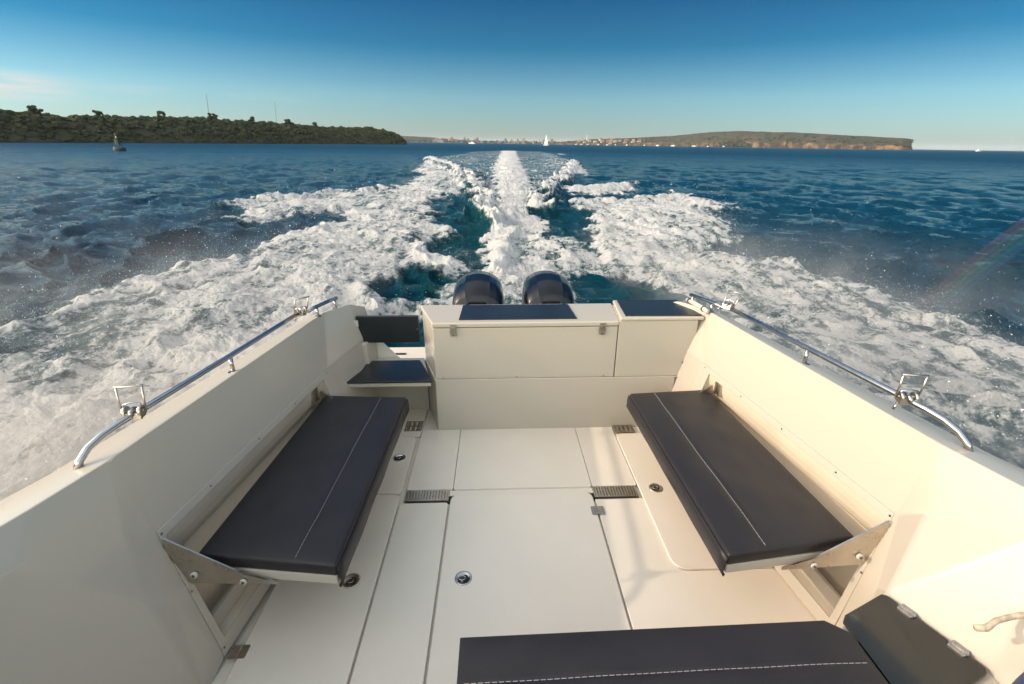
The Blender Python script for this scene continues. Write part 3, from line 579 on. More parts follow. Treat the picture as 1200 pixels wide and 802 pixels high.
_ga = rng.uniform(0, 2*np.pi, 512)
def gnoise(x, y):
    xi = np.floor(x).astype(np.int64); yi = np.floor(y).astype(np.int64); fx = x-xi; fy = y-yi
    u = fx*fx*fx*(fx*(fx*6-15)+10); v = fy*fy*fy*(fy*(fy*6-15)+10)
    def g(ix, iy, dx, dy):
        a = _ga[_perm[(_perm[ix & 511]+iy) & 511]]; return np.cos(a)*dx+np.sin(a)*dy
    n0 = g(xi,yi,fx,fy)*(1-u)+g(xi+1,yi,fx-1,fy)*u; n1 = g(xi,yi+1,fx,fy-1)*(1-u)+g(xi+1,yi+1,fx-1,fy-1)*u
    return (n0*(1-v)+n1*v)*1.4
def fbm(x, y, octv=5, gain=.55, lac=2.07, ridged=False):
    a = 1; s = 0; t = 0
    for i in range(octv):
        n = gnoise(x+17.3*i, y-9.1*i)
        if ridged: n = 1-2*np.abs(n)*1.3
        s = s+a*n; t += a; a *= gain; x = x*lac; y = y*lac
    return s/t
sm = lambda a,b,x: (lambda t: t*t*(3-2*t))(np.clip((x-a)/(b-a),0,1))
def pdist(px, py, poly, closed=True):
    """signed distance (negative inside) to a polygon, or distance to a polyline"""
    d = np.full(px.shape, 1e9); ins = np.zeros(px.shape, bool); n = len(poly)
    for i in range(n if closed else n-1):
        ax,ay = poly[i]; bx_,by = poly[(i+1)%n]; ex,ey = bx_-ax, by-ay; L2 = ex*ex+ey*ey+1e-9
        t = np.clip(((px-ax)*ex+(py-ay)*ey)/L2,0,1); d = np.minimum(d, (px-ax-t*ex)**2+(py-ay-t*ey)**2)
        if closed:
            c = ((ay > py) != (by > py)); xx = ex*(py-ay)/(ey if abs(ey)>1e-9 else 1e-9)+ax; ins ^= c & (px < xx)
    d = np.sqrt(d); return np.where(ins, -d, d)
def build_sea():
    rs = [1.15]
    while rs[-1] < 9000:
        r_ = rs[-1]; rs.append(r_+max(.008, min(r_*r_/1190*.85, .0125*r_)))
    rs = np.array(rs)
    th = np.concatenate([np.linspace(-180,-52,110)[:-1], np.linspace(-52,52,1150), np.linspace(52,180,110)[1:]])*np.pi/180
    RR,TH = np.meshgrid(rs, th, indexing='ij'); X = RR*np.sin(TH)-.15; Y_ = RR*np.cos(TH); r2 = RR
    # domain warp so that no drawn edge stays straight
    wx = fbm(X*.9,Y_*.9,4)*np.minimum(.065*r2,1.2)+fbm(X*4,Y_*4+5,3)*np.minimum(.012*r2,.2)
    wy = fbm(X*.9+40,Y_*.9+11,4)*np.minimum(.08*r2,2.6)+fbm(X*4+9,Y_*4+70,3)*np.minimum(.02*r2,.3)
    PX = X+wx; PY = Y_+wy
    foam = np.zeros_like(X); lift = np.zeros_like(X)
    near = r2 < 420
    sc = lambda s: s*np.maximum(.02, np.minimum(r2/533*2.2, .5+r2*.004))
    def apply(poly, closed=True, ext=25):
        xs = [p[0] for p in poly]; ys = [p[1] for p in poly]; m = (PX > min(xs)-ext)&(PX < max(xs)+ext)&(PY > min(ys)-ext)&(PY < max(ys)+ext)&near
        out_ = np.full(X.shape, 1e3); out_[m] = pdist(PX[m],PY[m],poly,closed); return out_
    for (f,l,s,poly) in FOAM_AREAS:
        d = apply(poly); k = 1-sm(-sc(s)*1.2, sc(s)*.6, d); foam = np.maximum(foam, np.maximum(f*k, .42*f*(1-sm(0,sc(s)*4,d)))); lift = np.maximum(lift, l*(1-sm(-sc(s)*3,0,d)))
    for (f,l,s,poly) in CLEAR_AREAS:
        d = apply(poly); k = 1-sm(-sc(s), sc(s)*1.0, d); foam = foam*(1-f*k); lift = lift*(1-k)+l*k
    for (f,l,s,poly) in CRESTS:
        d = apply(poly, False); ww = sc(s)*1.4+.06; foam = np.maximum(foam, f*(1-sm(ww*.3, ww*1.6, d))); lift = np.maximum(lift, l*np.exp(-(d/(ww*2.2))**2))
    # chop: a spread of travelling waves, each dropped where the grid is too coarse for it
    Z = np.zeros_like(X); DX = np.zeros_like(X); DY = np.zeros_like(X); sp = np.gradient(rs)[:,None]*np.ones_like(X)
    wr = np.random.default_rng(21)
    gx_ = fbm(X*.22+50,Y_*.22,4,.6)*1.6; gy_ = fbm(X*.22,Y_*.22+90,4,.6)*1.6
    calm = 1-.6*np.clip(foam*foam*1.5,0,1)
    for i in range(64):
        lam = .40*(10/.40)**(i/63)*wr.uniform(.92,1.08); th_ = R(200)+wr.normal(0,.75); k = 2*math.pi/lam
        amp = .0085*min(lam,3)**.9*wr.uniform(.5,1.4)*math.exp(-max(0,lam-2.0)/3.5)*(2.2 if lam < 1.0 else .85)
        w_ = sm(1.6, 4.0, lam/sp)
        msk = (w_[:,0] > 0); ph = wr.uniform(0,6.28)
        xx = (X+gx_)[msk]; yy = (Y_+gy_)[msk]; mod = .55+.9*np.clip(.5+gnoise(xx/(lam*5)+i, yy/(lam*5)-i),0,1)
        p = k*(xx*math.cos(th_)+yy*math.sin(th_))+ph; a = amp*w_[msk]*mod
        Z[msk] += a*np.cos(p); DX[msk] -= .8*a*math.cos(th_)*np.sin(p); DY[msk] -= .8*a*math.sin(th_)*np.sin(p)
    Z *= calm; DX *= calm; DY *= calm
    # foam body: heaped and torn
    n1 = fbm(X*.75+3,Y_*.75,5,.6); n2 = fbm(X*2.6,Y_*2.0,5,.62,ridged=True); n3 = fbm(X*9,Y_*7,3,.6)
    def billow(x,y,o): return np.sqrt(np.abs(gnoise(x,y))+.0008)*.6+ .5*np.sqrt(np.abs(gnoise(x*2.1+5,y*2.1))+.0008)*.6-.35
    b2 = billow(X*1.6+wx,Y_*1.3+wy,2); b3 = billow(X*5+2*wx,Y_*4.2,2); b4 = billow(X*14,Y_*12,2)
    streak = fbm(X*3.2, Y_*.35, 4, .6)
    fr = np.clip(foam,0,1)
    fine = sm(4,1.2, sp/.12)
    Z += lift*(.75+.55*n1)+fr*(.10*n1+.070*b2*sm(.9,.2,sp)+.055*b3*sm(.3,.07,sp)+.028*b4*sm(.1,.03,sp))
    # smooth glassy hollows just behind the boat
    inside = (np.abs(X) < 1.72)&(Y_ < 3.6); Z = np.where(inside, np.minimum(Z,-.06), Z)
    hullside = (np.abs(X) < 2.3)&(Y_ < 3.6)&~inside; Z = np.where(hullside, np.minimum(Z,.45), Z)
    stern = np.exp(-((Y_-4.4)/1.1)**2)*np.exp(-(X/1.3)**2); Z -= .16*stern
    nL = fbm(X*.45+31,Y_*.30+8,4,.6); mask = np.clip(fr*(.98+.55*nL+.30*n1)+.26*(n2-.3)*fr+.30*streak*fr*sm(1.5,6,Y_), 0, 1.15)
    caps = sm(.13,.19,Z)*.6*sm(.35,.7,fbm(X*.35+7,Y_*.35,3)+.5)*(1-fr)*np.where((r2>14)&(r2<400),.75,0); mask = np.maximum(mask, caps)
    aer = np.clip(fr*.8+np.exp(-(np.abs(X)/(2.2+Y_*.10))**2)*np.exp(-Y_/45)*1.0,0,1)
    nr,nc = X.shape; co = np.stack([X+DX, Y_+DY, Z],-1).reshape(-1,3).astype(np.float32)
    idx = np.arange(nr*nc).reshape(nr,nc); q = np.stack([idx[:-1,:-1],idx[:-1,1:],idx[1:,1:],idx[1:,:-1]],-1).reshape(-1,4)
    me = bpy.data.meshes.new('sea'); me.vertices.add(len(co)); me.vertices.foreach_set('co', co.ravel())
    me.loops.add(q.size); me.loops.foreach_set('vertex_index', q[:, ::-1].astype(np.int32).ravel())
    me.polygons.add(len(q)); me.polygons.foreach_set('loop_start', (np.arange(len(q))*4).astype(np.int32)); me.polygons.foreach_set('loop_total', np.full(len(q),4,np.int32))
    me.update(calc_edges=True); me.polygons.foreach_set('use_smooth', np.ones(len(q),bool))
    for nm,ar in (('foam',mask),('aerated',aer)):
        at_ = me.attributes.new(nm,'FLOAT','POINT'); at_.data.foreach_set('value', ar.ravel().astype(np.float32))
    o = bpy.data.objects.new('water', me); C.objects.link(o); o['kind'] = 'structure'
    return o, (X,Y_,Z,mask,rs,th)
sea, SD = build_sea()
if sea.data.polygons[0].normal.z < 0: sea.data.flip_normals()

def water_material():
    m = bpy.data.materials.new('sea_water'); m.use_nodes = True; nt = m.node_tree; n = nt.nodes; l = nt.links; n.clear()
    def nd(t, **k):
        x = n.new(t)
        for a,b in k.items():
            if a.startswith('i_'): x.inputs[a[2:]].default_value = b
            else: setattr(x, a, b)
        return x
    def math_(op, a, b=None, clamp=False):
        x = nd('ShaderNodeMath', operation=op, use_clamp=clamp)
        for i,v in enumerate((a,b)):
            if v is None: continue
            if isinstance(v,(int,float)): x.inputs[i].default_value = v
            else: l.new(v, x.inputs[i])
        return x.outputs[0]
    g = nd('ShaderNodeNewGeometry').outputs['Position']
    fo = nd('ShaderNodeAttribute', attribute_name='foam').outputs['Fac']; ae = nd('ShaderNodeAttribute', attribute_name='aerated').outputs['Fac']
    def noise(scale, detail=4, rough=.55, stretch=None, dist=0):
        src = g
        if stretch: mp_ = nd('ShaderNodeMapping'); mp_.inputs['Scale'].default_value = stretch; l.new(g, mp_.inputs[0]); src = mp_.outputs[0]
        x = nd('ShaderNodeTexNoise'); x.inputs['Scale'].default_value = scale; x.inputs['Detail'].default_value = detail; x.inputs['Roughness'].default_value = rough; x.inputs['Distortion'].default_value = dist
        l.new(src, x.inputs['Vector']); return x.outputs[0]
    # foam cover: broken by noise of several sizes, bubbles and lace at the thin end
    a = noise(2.2,8,.68,dist=.4); b = noise(11,6,.7); 
    v = nd('ShaderNodeTexVoronoi', feature='DISTANCE_TO_EDGE'); v.inputs['Scale'].default_value = 5.5
    mixv = nd('ShaderNodeMixRGB'); mixv.inputs[0].default_value = .18; l.new(g, mixv.inputs[1]); nv = nd('ShaderNodeTexNoise'); nv.inputs['Scale'].default_value = 3.0; nv.inputs['Detail'].default_value = 4; l.new(g, nv.inputs['Vector']); l.new(nv.outputs['Color'], mixv.inputs[2]); l.new(mixv.outputs[0], v.inputs['Vector'])
    lace = math_('SUBTRACT', .16, v.outputs['Distance'])
    s = math_('ADD', math_('MULTIPLY', math_('SUBTRACT', a, .5), 1.35), math_('MULTIPLY', math_('SUBTRACT', b, .5), 1.0))
    s = math_('ADD', s, math_('ADD', math_('MULTIPLY', lace, .5), math_('MULTIPLY', math_('SUBTRACT', noise(30,4,.65), .5), .7)))
    st_ = noise(2.0,6,.65,(2.2,.26,1),.3)
    s = math_('ADD', s, math_('MULTIPLY', math_('SUBTRACT', st_, .5), 1.2))
    t = math_('ADD', math_('MULTIPLY', fo, 1.17), math_('MULTIPLY', s, .9))
    fac = nd('ShaderNodeMapRange', interpolation_type='SMOOTHSTEP'); l.new(t, fac.inputs[0]); fac.inputs[1].default_value = .52; fac.inputs[2].default_value = .86
    gate = nd('ShaderNodeMapRange'); l.new(fo, gate.inputs[0]); gate.inputs[1].default_value = .03; gate.inputs[2].default_value = .22
    fac2 = nd('ShaderNodeMapRange', interpolation_type='SMOOTHSTEP'); l.new(t, fac2.inputs[0]); fac2.inputs[1].default_value = .20; fac2.inputs[2].default_value = .95
    cover = math_('MULTIPLY', math_('ADD', math_('MULTIPLY', fac.outputs[0], .68), math_('MULTIPLY', fac2.outputs[0], .32)), gate.outputs[0], True)
    # water
    wb = nd('ShaderNodeBsdfPrincipled'); wb.inputs['Specular Tint'].default_value = (.50,.84,1,1); wb.inputs['IOR'].default_value = 1.333; wb.inputs['Roughness'].default_value = .12; 
    ln_ = nd('ShaderNodeVectorMath', operation='LENGTH'); l.new(g, ln_.inputs[0])
    fr1 = nd('ShaderNodeMapRange'); l.new(ln_.outputs['Value'], fr1.inputs[0])
    for i_,v_ in zip((1,2,3,4),(20,160,.07,.42)): fr1.inputs[i_].default_value = v_
    l.new(fr1.outputs[0], wb.inputs['Roughness'])
    fr2 = nd('ShaderNodeMapRange'); l.new(ln_.outputs['Value'], fr2.inputs[0])
    for i_,v_ in zip((1,2,3,4),(15,200,.27,.10)): fr2.inputs[i_].default_value = v_
    l.new(fr2.outputs[0], wb.inputs['Specular IOR Level'])
    col = nd('ShaderNodeMixRGB'); l.new(ae, col.inputs[0]); col.inputs[1].default_value = (.0001,.040,.076,1); col.inputs[2].default_value = (.001,.050,.062,1); l.new(col.outputs[0], wb.inputs['Base Color'])
    hb = math_('ADD', math_('ADD', math_('MULTIPLY', noise(1.1,8,.74,(1,1.4,1)), .26), math_('MULTIPLY', noise(2.6,8,.74,(1,1.3,1)), .26)), math_('MULTIPLY', noise(6,6,.68,(1,1.3,1)), .12))
    bw = nd('ShaderNodeBump'); bw.inputs['Strength'].default_value = 1; bw.inputs['Distance'].default_value = 1.0; l.new(hb, bw.inputs['Height']); l.new(bw.outputs[0], wb.inputs['Normal'])
    # foam
    fb = nd('ShaderNodeBsdfPrincipled'); fb.inputs['Roughness'].default_value = .8; fb.inputs['Specular IOR Level'].default_value = .3
    fc = nd('ShaderNodeMixRGB'); l.new(cover, fc.inputs[0]); fc.inputs[1].default_value = (.50,.62,.62,1); fc.inputs[2].default_value = (.95,.94,.91,1); l.new(fc.outputs[0], fb.inputs['Base Color'])
    hf = math_('ADD', math_('MULTIPLY', t, .075), math_('ADD', math_('MULTIPLY', noise(38,5,.7), .016), math_('MULTIPLY', b, .03)))
    bf = nd('ShaderNodeBump'); bf.inputs['Strength'].default_value = 1; bf.inputs['Distance'].default_value = .9; l.new(hf, bf.inputs['Height']); l.new(bf.outputs[0], fb.inputs['Normal'])
    mx = nd('ShaderNodeMixShader'); l.new(cover, mx.inputs[0]); l.new(wb.outputs[0], mx.inputs[1]); tl_ = nd('ShaderNodeBsdfTranslucent'); tl_.inputs[0].default_value = (.95,.95,.92,1); fm = nd('ShaderNodeMixShader'); fm.inputs[0].default_value = .45; l.new(fb.outputs[0], fm.inputs[1]); l.new(tl_.outputs[0], fm.inputs[2]); l.new(fm.outputs[0], mx.inputs[2])
    o = nd('ShaderNodeOutputMaterial'); l.new(mx.outputs[0], o.inputs[0]); return m
sea.data.materials.append(water_material())

# --- fine spray hanging beside the hull
def mist(name, x0,x1,y0,y1,z1, dens, label, inner):
    b = MB().box(x0,x1,y0,y1,-.3,z1); m = bpy.data.materials.new(name); m.use_nodes = True; nt = m.node_tree; n = nt.nodes; l = nt.links; n.clear()
    o = n.new('ShaderNodeOutputMaterial'); pv = n.new('ShaderNodeVolumePrincipled'); l.new(pv.outputs[0], o.inputs['Volume']); pv.inputs['Color'].default_value = (1,.975,.92,1); pv.inputs['Anisotropy'].default_value = .2
    t = n.new('ShaderNodeTexCoord'); sp_ = n.new('ShaderNodeSeparateXYZ'); l.new(t.outputs['Generated'], sp_.inputs[0])
    def mr(src,a,b_,c=0,d=1):
        q = n.new('ShaderNodeMapRange'); q.interpolation_type = 'SMOOTHSTEP'
        for i,v in zip((1,2,3,4),(a,b_,c,d)): q.inputs[i].default_value = v
        l.new(src,q.inputs[0]); return q.outputs[0]
    def ml(a,b_):
        q = n.new('ShaderNodeMath'); q.operation = 'MULTIPLY'; l.new(a,q.inputs[0])
        if isinstance(b_,(int,float)): q.inputs[1].default_value = b_
        else: l.new(b_,q.inputs[1])
        return q.outputs[0]
    nz_ = n.new('ShaderNodeTexNoise'); nz_.inputs['Scale'].default_value = 1.3; nz_.inputs['Detail'].default_value = 4; l.new(t.outputs['Object'], nz_.inputs['Vector'])
    gx = sp_.outputs['X']
    if inner > 0: ex = ml(mr(gx,0,.04), mr(gx,1,.25))
    else: ex = ml(mr(gx,1,.96), mr(gx,0,.75))
    d = ml(ml(ex, ml(mr(sp_.outputs['Y'],0,.12), mr(sp_.outputs['Y'],1,.45))), ml(mr(sp_.outputs['Z'],1,.1), mr(nz_.outputs[0],.35,.65)))
    l.new(ml(d,dens), pv.inputs['Density'])
    o_ = b.build(name, m); tag(o_, label, None, kind='stuff'); return o_
mist('spray_mist', -11,-1.75, -.5,12, 1.15, .14, 'pale veil of fine spray over the foam left of the boat', -1)
mist('spray_mist', -4.9,-1.76, -.6,5.4, .80, 1.7, 'dense white spray blown up close against the left side of the hull', -1)
mist('spray_mist', 1.76,6.2, -.6,6.2, .80, 1.3, 'dense white spray blown up close against the right side of the hull', 1)
mist('spray_mist', 1.75,10, -.5,13, 1.1, .28, 'pale veil of fine spray over the foam right of the boat', 1)
# --- the faint bow standing in the spray on the right: thin strands of coloured vapour on the 42 degree cone round the antisolar point
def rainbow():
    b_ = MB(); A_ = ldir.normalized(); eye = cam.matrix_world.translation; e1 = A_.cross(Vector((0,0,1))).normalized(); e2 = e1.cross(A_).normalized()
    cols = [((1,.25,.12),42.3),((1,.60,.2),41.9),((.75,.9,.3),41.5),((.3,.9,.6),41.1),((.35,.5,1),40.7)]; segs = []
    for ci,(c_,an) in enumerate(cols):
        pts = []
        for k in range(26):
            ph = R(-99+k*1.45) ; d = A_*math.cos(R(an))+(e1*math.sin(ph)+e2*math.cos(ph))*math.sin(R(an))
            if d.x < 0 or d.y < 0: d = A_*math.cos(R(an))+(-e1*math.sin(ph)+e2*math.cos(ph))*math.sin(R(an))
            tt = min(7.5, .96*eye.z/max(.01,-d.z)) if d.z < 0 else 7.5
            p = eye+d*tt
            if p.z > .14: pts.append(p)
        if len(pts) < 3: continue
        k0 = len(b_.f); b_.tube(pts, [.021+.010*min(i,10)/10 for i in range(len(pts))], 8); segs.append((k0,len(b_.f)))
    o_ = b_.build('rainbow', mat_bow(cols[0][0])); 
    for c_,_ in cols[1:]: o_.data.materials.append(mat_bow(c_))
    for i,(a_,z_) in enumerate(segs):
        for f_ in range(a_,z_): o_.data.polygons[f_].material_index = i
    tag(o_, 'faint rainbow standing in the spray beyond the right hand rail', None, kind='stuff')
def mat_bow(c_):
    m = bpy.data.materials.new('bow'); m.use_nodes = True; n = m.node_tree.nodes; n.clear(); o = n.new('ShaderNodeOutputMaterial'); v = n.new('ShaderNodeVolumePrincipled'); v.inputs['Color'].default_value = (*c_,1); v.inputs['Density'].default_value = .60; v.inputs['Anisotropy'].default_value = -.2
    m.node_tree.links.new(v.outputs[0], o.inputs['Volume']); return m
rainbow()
# --- spray: drops thrown up beside and behind the hull
def spray():
    octv = np.array([(1,0,0),(-1,0,0),(0,1,0),(0,-1,0),(0,0,1),(0,0,-1)],float); octf = np.array([(0,2,4),(2,1,4),(1,3,4),(3,0,4),(2,0,5),(1,2,5),(3,1,5),(0,3,5)])
    P = []; Sz = []
    def sheet(n, x0,x1,y0,y1, hz, size):
        x = rng.uniform(x0,x1,n); y = rng.uniform(y0,y1,n); h = rng.exponential(hz, n)
        P.append(np.stack([x,y,h],1)); Sz.append(size*.42*np.exp(rng.normal(0,.5,n)))
    sheet(40000, -6.5,-1.9, 1.5,9, .22, .0045); sheet(40000, 1.9,7.0, 1.5,10.5, .20, .0045)
    sheet(9000, -1.6,1.7, 4.3,9.5, .14, .005); sheet(8000, -9,-4, 7,14, .18, .007); sheet(9000, 2.5,8.5, 9,17, .22, .009); sheet(2500, -8,-3, 13,22, .2, .011)
    sheet(900, -1.4,1.4, 13,22, .3, .012)
    P = np.concatenate(P); Sz = np.concatenate(Sz)
    # keep drops over foam
    X,Y_,Z,mask,rs,th = SD
    r_ = np.hypot(P[:,0]+.15,P[:,1]); t_ = np.arctan2(P[:,0]+.15,P[:,1]); i = np.clip(np.searchsorted(rs,r_),0,len(rs)-1); j = np.clip(np.searchsorted(th,t_),0,len(th)-1)
    keep = mask[i,j] > rng.uniform(.2,1.0,len(P)); P[:,2] += Z[i,j]; P = P[keep]; Sz = Sz[keep]
    inb = (np.abs(P[:,0]) < 1.8)&(P[:,1] < 4.35); P = P[~inb]; Sz = Sz[~inb]
    k = len(P); st = np.stack([Sz, Sz*1.3, Sz],1)
    V = (P[:,None,:]+octv[None]*st[:,None,:]).reshape(-1,3); F_ = (octf[None]+6*np.arange(k)[:,None,None]).reshape(-1,3)
    me = bpy.data.meshes.new('spray_drops'); me.from_pydata(V.tolist(), [], F_.tolist()); me.materials.append(mat('spray_water',(.85,.86,.86),.3))
    o = bpy.data.objects.new('spray_drops', me); C.objects.link(o); o['kind'] = 'stuff'; o['label'] = 'white droplets of spray flying over the wake beside the boat'
spray()
HAZE = .00007

# ================================================================== LAND, TOWN, BOATS ON THE WATER
def struct(o): o['kind'] = 'structure'; return o
def vmat(name, a, b, scale, rough=.9, c=None, stretch=None):
    m = bpy.data.materials.new(name); m.use_nodes = True; nt = m.node_tree; n = nt.nodes; l = nt.links; p = n['Principled BSDF']; p.inputs['Roughness'].default_value = rough; p.inputs['Specular IOR Level'].default_value = .15
    t = n.new('ShaderNodeTexCoord'); src = t.outputs['Object']
    if stretch: q = n.new('ShaderNodeMapping'); q.inputs['Scale'].default_value = stretch; l.new(src, q.inputs[0]); src = q.outputs[0]
    x = n.new('ShaderNodeTexNoise'); x.inputs['Scale'].default_value = scale; x.inputs['Detail'].default_value = 8; x.inputs['Roughness'].default_value = .65; l.new(src, x.inputs['Vector'])
    r = n.new('ShaderNodeValToRGB'); l.new(x.outputs[0], r.inputs[0]); e = r.color_ramp.elements; e[0].position = .38; e[0].color = (*a,1); e[1].position = .62; e[1].color = (*b,1)
    if c: q = e.new(.5); q.color = (*c,1)
    l.new(r.outputs[0], p.inputs['Base Color']); return m
M['scrub'] = vmat('coastal_scrub', (.016,.022,.009), (.048,.048,.019), .35)
M['leaf']  = vmat('tree_leaves', (.012,.020,.007), (.052,.054,.020), .5)
M['rock']  = vmat('sandstone', (.025,.018,.012), (.19,.12,.07), .06, c=(.06,.042,.028), stretch=(1,1,.9))
M['heath'] = vmat('dry_heath', (.022,.021,.012), (.062,.048,.026), .05, c=(.038,.032,.018))
M['darkrock'] = vmat('shore_rock', (.02,.018,.012), (.07,.05,.035), .4, stretch=(.5,.5,2))
M['bark'] = vmat('bark', (.08,.06,.04), (.16,.12,.09), 2)
M['wallc'] = [vmat('render_%s' % k, a, b, .3) for k,a,b in (('cream',(.42,.36,.28),(.50,.44,.35)),('pale',(.50,.50,.48),(.60,.60,.57)),('brick',(.25,.14,.09),(.32,.19,.12)),('grey',(.22,.24,.26),(.30,.32,.33)))]
M['roofc'] = vmat('roof_tiles', (.20,.08,.05), (.28,.12,.07), .5)
M['boatw'] = mat('boat_white', (.8,.8,.78), .3); M['glassd'] = mat('dark_glass', (.02,.03,.04), .1)
M['sail'] = mat('sail_cloth', (.85,.84,.80), .7); M['green'] = mat('buoy_green', (.006,.032,.022), .45, var=.3, vscale=2); M['mastm'] = mat('mast_metal', (.30,.31,.32), .4, metal=.5)

# --- near headland on the left
ridge = [(-210,96,12.0),(-195,110,12.4),(-176,150,12.6),(-170.4,165.1,12.4),(-168.4,180.1,12.6),(-166.9,188.1,13.6),(-165.4,196.1,12.8),(-161.1,206.1,12.7),(-154.9,220.1,12.5),(-148.7,238.1,13.1),(-140.5,258.1,14.1),(-130.1,280.1,13.7),(-119.1,310.1,13.5),(-106.0,350.1,12.8),(-91.1,385.1,13.3),(-84.6,400.1,14.0),(-78.5,410.1,10.5),(-74.0,415.1,5.0),(-72,417,0)]
def resample(pl, step):
    out_ = []
    for a,b in zip(pl[:-1],pl[1:]):
        n = max(1,int(math.dist(a[:2],b[:2])/step)); out_ += [tuple(a[i]+(b[i]-a[i])*k/n for i in range(3)) for k in range(n)]
    return out_+[pl[-1]]
rr = resample(ridge, 1.6); np_r = np.array(rr)
def shore_normal(i):
    a = np_r[max(0,i-3)]; b = np_r[min(len(rr)-1,i+3)]; d = b-a; n = np.array([d[1],-d[0]]); return n/np.linalg.norm(n)
nz = fbm(np_r[:,0]*.05, np_r[:,1]*.05, 4); prof = [(0.0,-1.0),(.0,.06),(.05,.12),(.18,.30),(.4,.58),(.7,.84),(1.0,.93),(1.5,.90),(2.6,.5),(4,-.2)]
vs = []; fs = []
for i,p in enumerate(rr):
    n = -shore_normal(i); W = 22+6*nz[i]
    taper = min(1,(len(rr)-1-i)/14)
    for (f,h) in prof:
        j = (f*W)*max(.15,taper)
        vs.append((p[0]+n[0]*j+rng.normal(0,.25), p[1]+n[1]*j+rng.normal(0,.25), h*(p[2]-2.2)*(1+.10*nz[i]) if h > 0 else h))
k = len(prof)
for i in range(len(rr)-1):
    for j in range(k-1): fs.append((i*k+j,i*k+j+1,(i+1)*k+j+1,(i+1)*k+j))
hl = struct(MB().add(vs,fs).build('headland', M['scrub'])); hl.data.materials.append(M['darkrock'])
for fi,p in enumerate(hl.data.polygons):
    p.use_smooth = True
    if fi % (k-1) < 2: p.material_index = 1
def clump_mesh(cs, leaves=1):
    """cs: centres and radii; every clump is a ragged ball of leaf-sized faces"""
    bm0 = bmesh.new(); bmesh.ops.create_icosphere(bm0, subdivisions=2, radius=1); bv = np.array([v.co[:] for v in bm0.verts]); bf = np.array([[v.index for v in f.verts] for f in bm0.faces]); bm0.free()
    V = []; F_ = []; o = 0
    for (x,y,z,r,fl) in cs:
        q = bv*(1+rng.normal(0,.20,len(bv)))[:,None]*np.array([r,r,r*fl])
        V.append(q+np.array([x,y,z])); F_.append(bf+o); o += len(bv)
        m = int(26*leaves); d = rng.normal(0,1,(m,3)); d /= np.linalg.norm(d,axis=1)[:,None]; d[:,2] = np.abs(d[:,2])*.9-.1
        c = d*np.array([r,r,r*fl])*rng.uniform(.95,1.22,m)[:,None]+np.array([x,y,z]); s_ = r*.16
        tri = c[:,None,:]+rng.normal(0,s_,(m,3,3)); V.append(tri.reshape(-1,3)); F_.append((np.arange(m*3).reshape(m,3)+o)); o += m*3
    return np.concatenate(V), np.concatenate(F_)
def mesh_np(name, V, F_, m, parent=None):
    me = bpy.data.meshes.new(name); me.from_pydata(V.tolist(), [], F_.tolist()); me.materials.append(m)
    o_ = bpy.data.objects.new(name, me); C.objects.link(o_)
    if parent: o_.parent = parent
    return o_
cs = []
for q in range(3000):
    i = int(rng.uniform(0,len(rr)-1)); p = rr[i]; n = -shore_normal(i); f = rng.beta(1.0,1.3)*1.25; W = 22+6*nz[i]; taper = min(1,(len(rr)-1-i)/14)
    hh = np.interp(f,[a for a,b in prof[1:]],[b for a,b in prof[1:]])*(p[2]-2.2); r_ = rng.uniform(.5,1.5)*(1.25 if rng.random() < .12 else 1)*(1 if p[1] < 260 else 1.25)*max(.55,min(1,hh/6+.3))
    j = f*W*max(.15,taper)
    cs.append((p[0]+n[0]*j, p[1]+n[1]*j, hh+r_*.25, r_, rng.uniform(.55,.9)))
V,F_ = clump_mesh(cs); wd = mesh_np('headland_scrub', V, F_, M['leaf']); tag(wd, 'dark green scrub and trees covering the left headland', None, kind='stuff')
# skyline trees one can tell apart
tree_at = [(5,1.9,'round'),(14,1.6,'round'),(23,2.2,'round'),(31,1.4,'round'),(38,2.0,'round'),(52,2.4,'round'),(64,2.0,'round'),(80,2.4,'round'),(96,2.6,'round'),(112,2.4,'round'),(130,3.0,'round'),(146,2.6,'round')]
words = ['broad','small','tall','low','flat-topped','rounded','bushy','spreading','dense','squat','full','lone']
for q,(i,r_,kind) in enumerate(tree_at):
    i = min(i+18, len(rr)-8); p = rr[i]; n = -shore_normal(i); bx_,by_ = p[0]+n[0]*17, p[1]+n[1]*17; zb = p[2]*.50; H = p[2]-zb+r_*(.10 if kind=='round' else .55)
    frac = ['first','second','third','fourth','fifth','sixth','seventh','eighth','ninth','tenth','eleventh','last'][q]
    t = thing('skyline_tree', (bx_,by_,zb-.5), '%s dark tree on the skyline of the left headland, %s of twelve from the left' % (words[q], frac), 'tree', 'trees on the skyline of the left headland')
    MB().tube([(bx_,by_,zb-.5),(bx_+.1,by_,zb+H*.4),(bx_+.25,by_+.1,zb+H*.85)], [.22,.16,.08], 6).tube([(bx_+.1,by_,zb+H*.4),(bx_+r_*.5,by_,zb+H*.8)],[.1,.05],5).tube([(bx_+.1,by_,zb+H*.35),(bx_-r_*.5,by_,zb+H*.8)],[.1,.05],5).build('trunk', M['bark'], t)
    cc_ = []
    r_ *= .8
    for k_ in range(18):
        a = rng.uniform(0,6.28); d_ = r_*rng.uniform(.1,.95)
        cc_.append((d_*math.cos(a), d_*math.sin(a), .5+H*(.9 if kind=='umbrella' else rng.uniform(.55,1.0)), r_*rng.uniform(.25,.42), .5 if kind=='umbrella' else .8))
    V,F_ = clump_mesh(cc_, 2); o_ = mesh_np('crown', V, F_, M['leaf'], t)
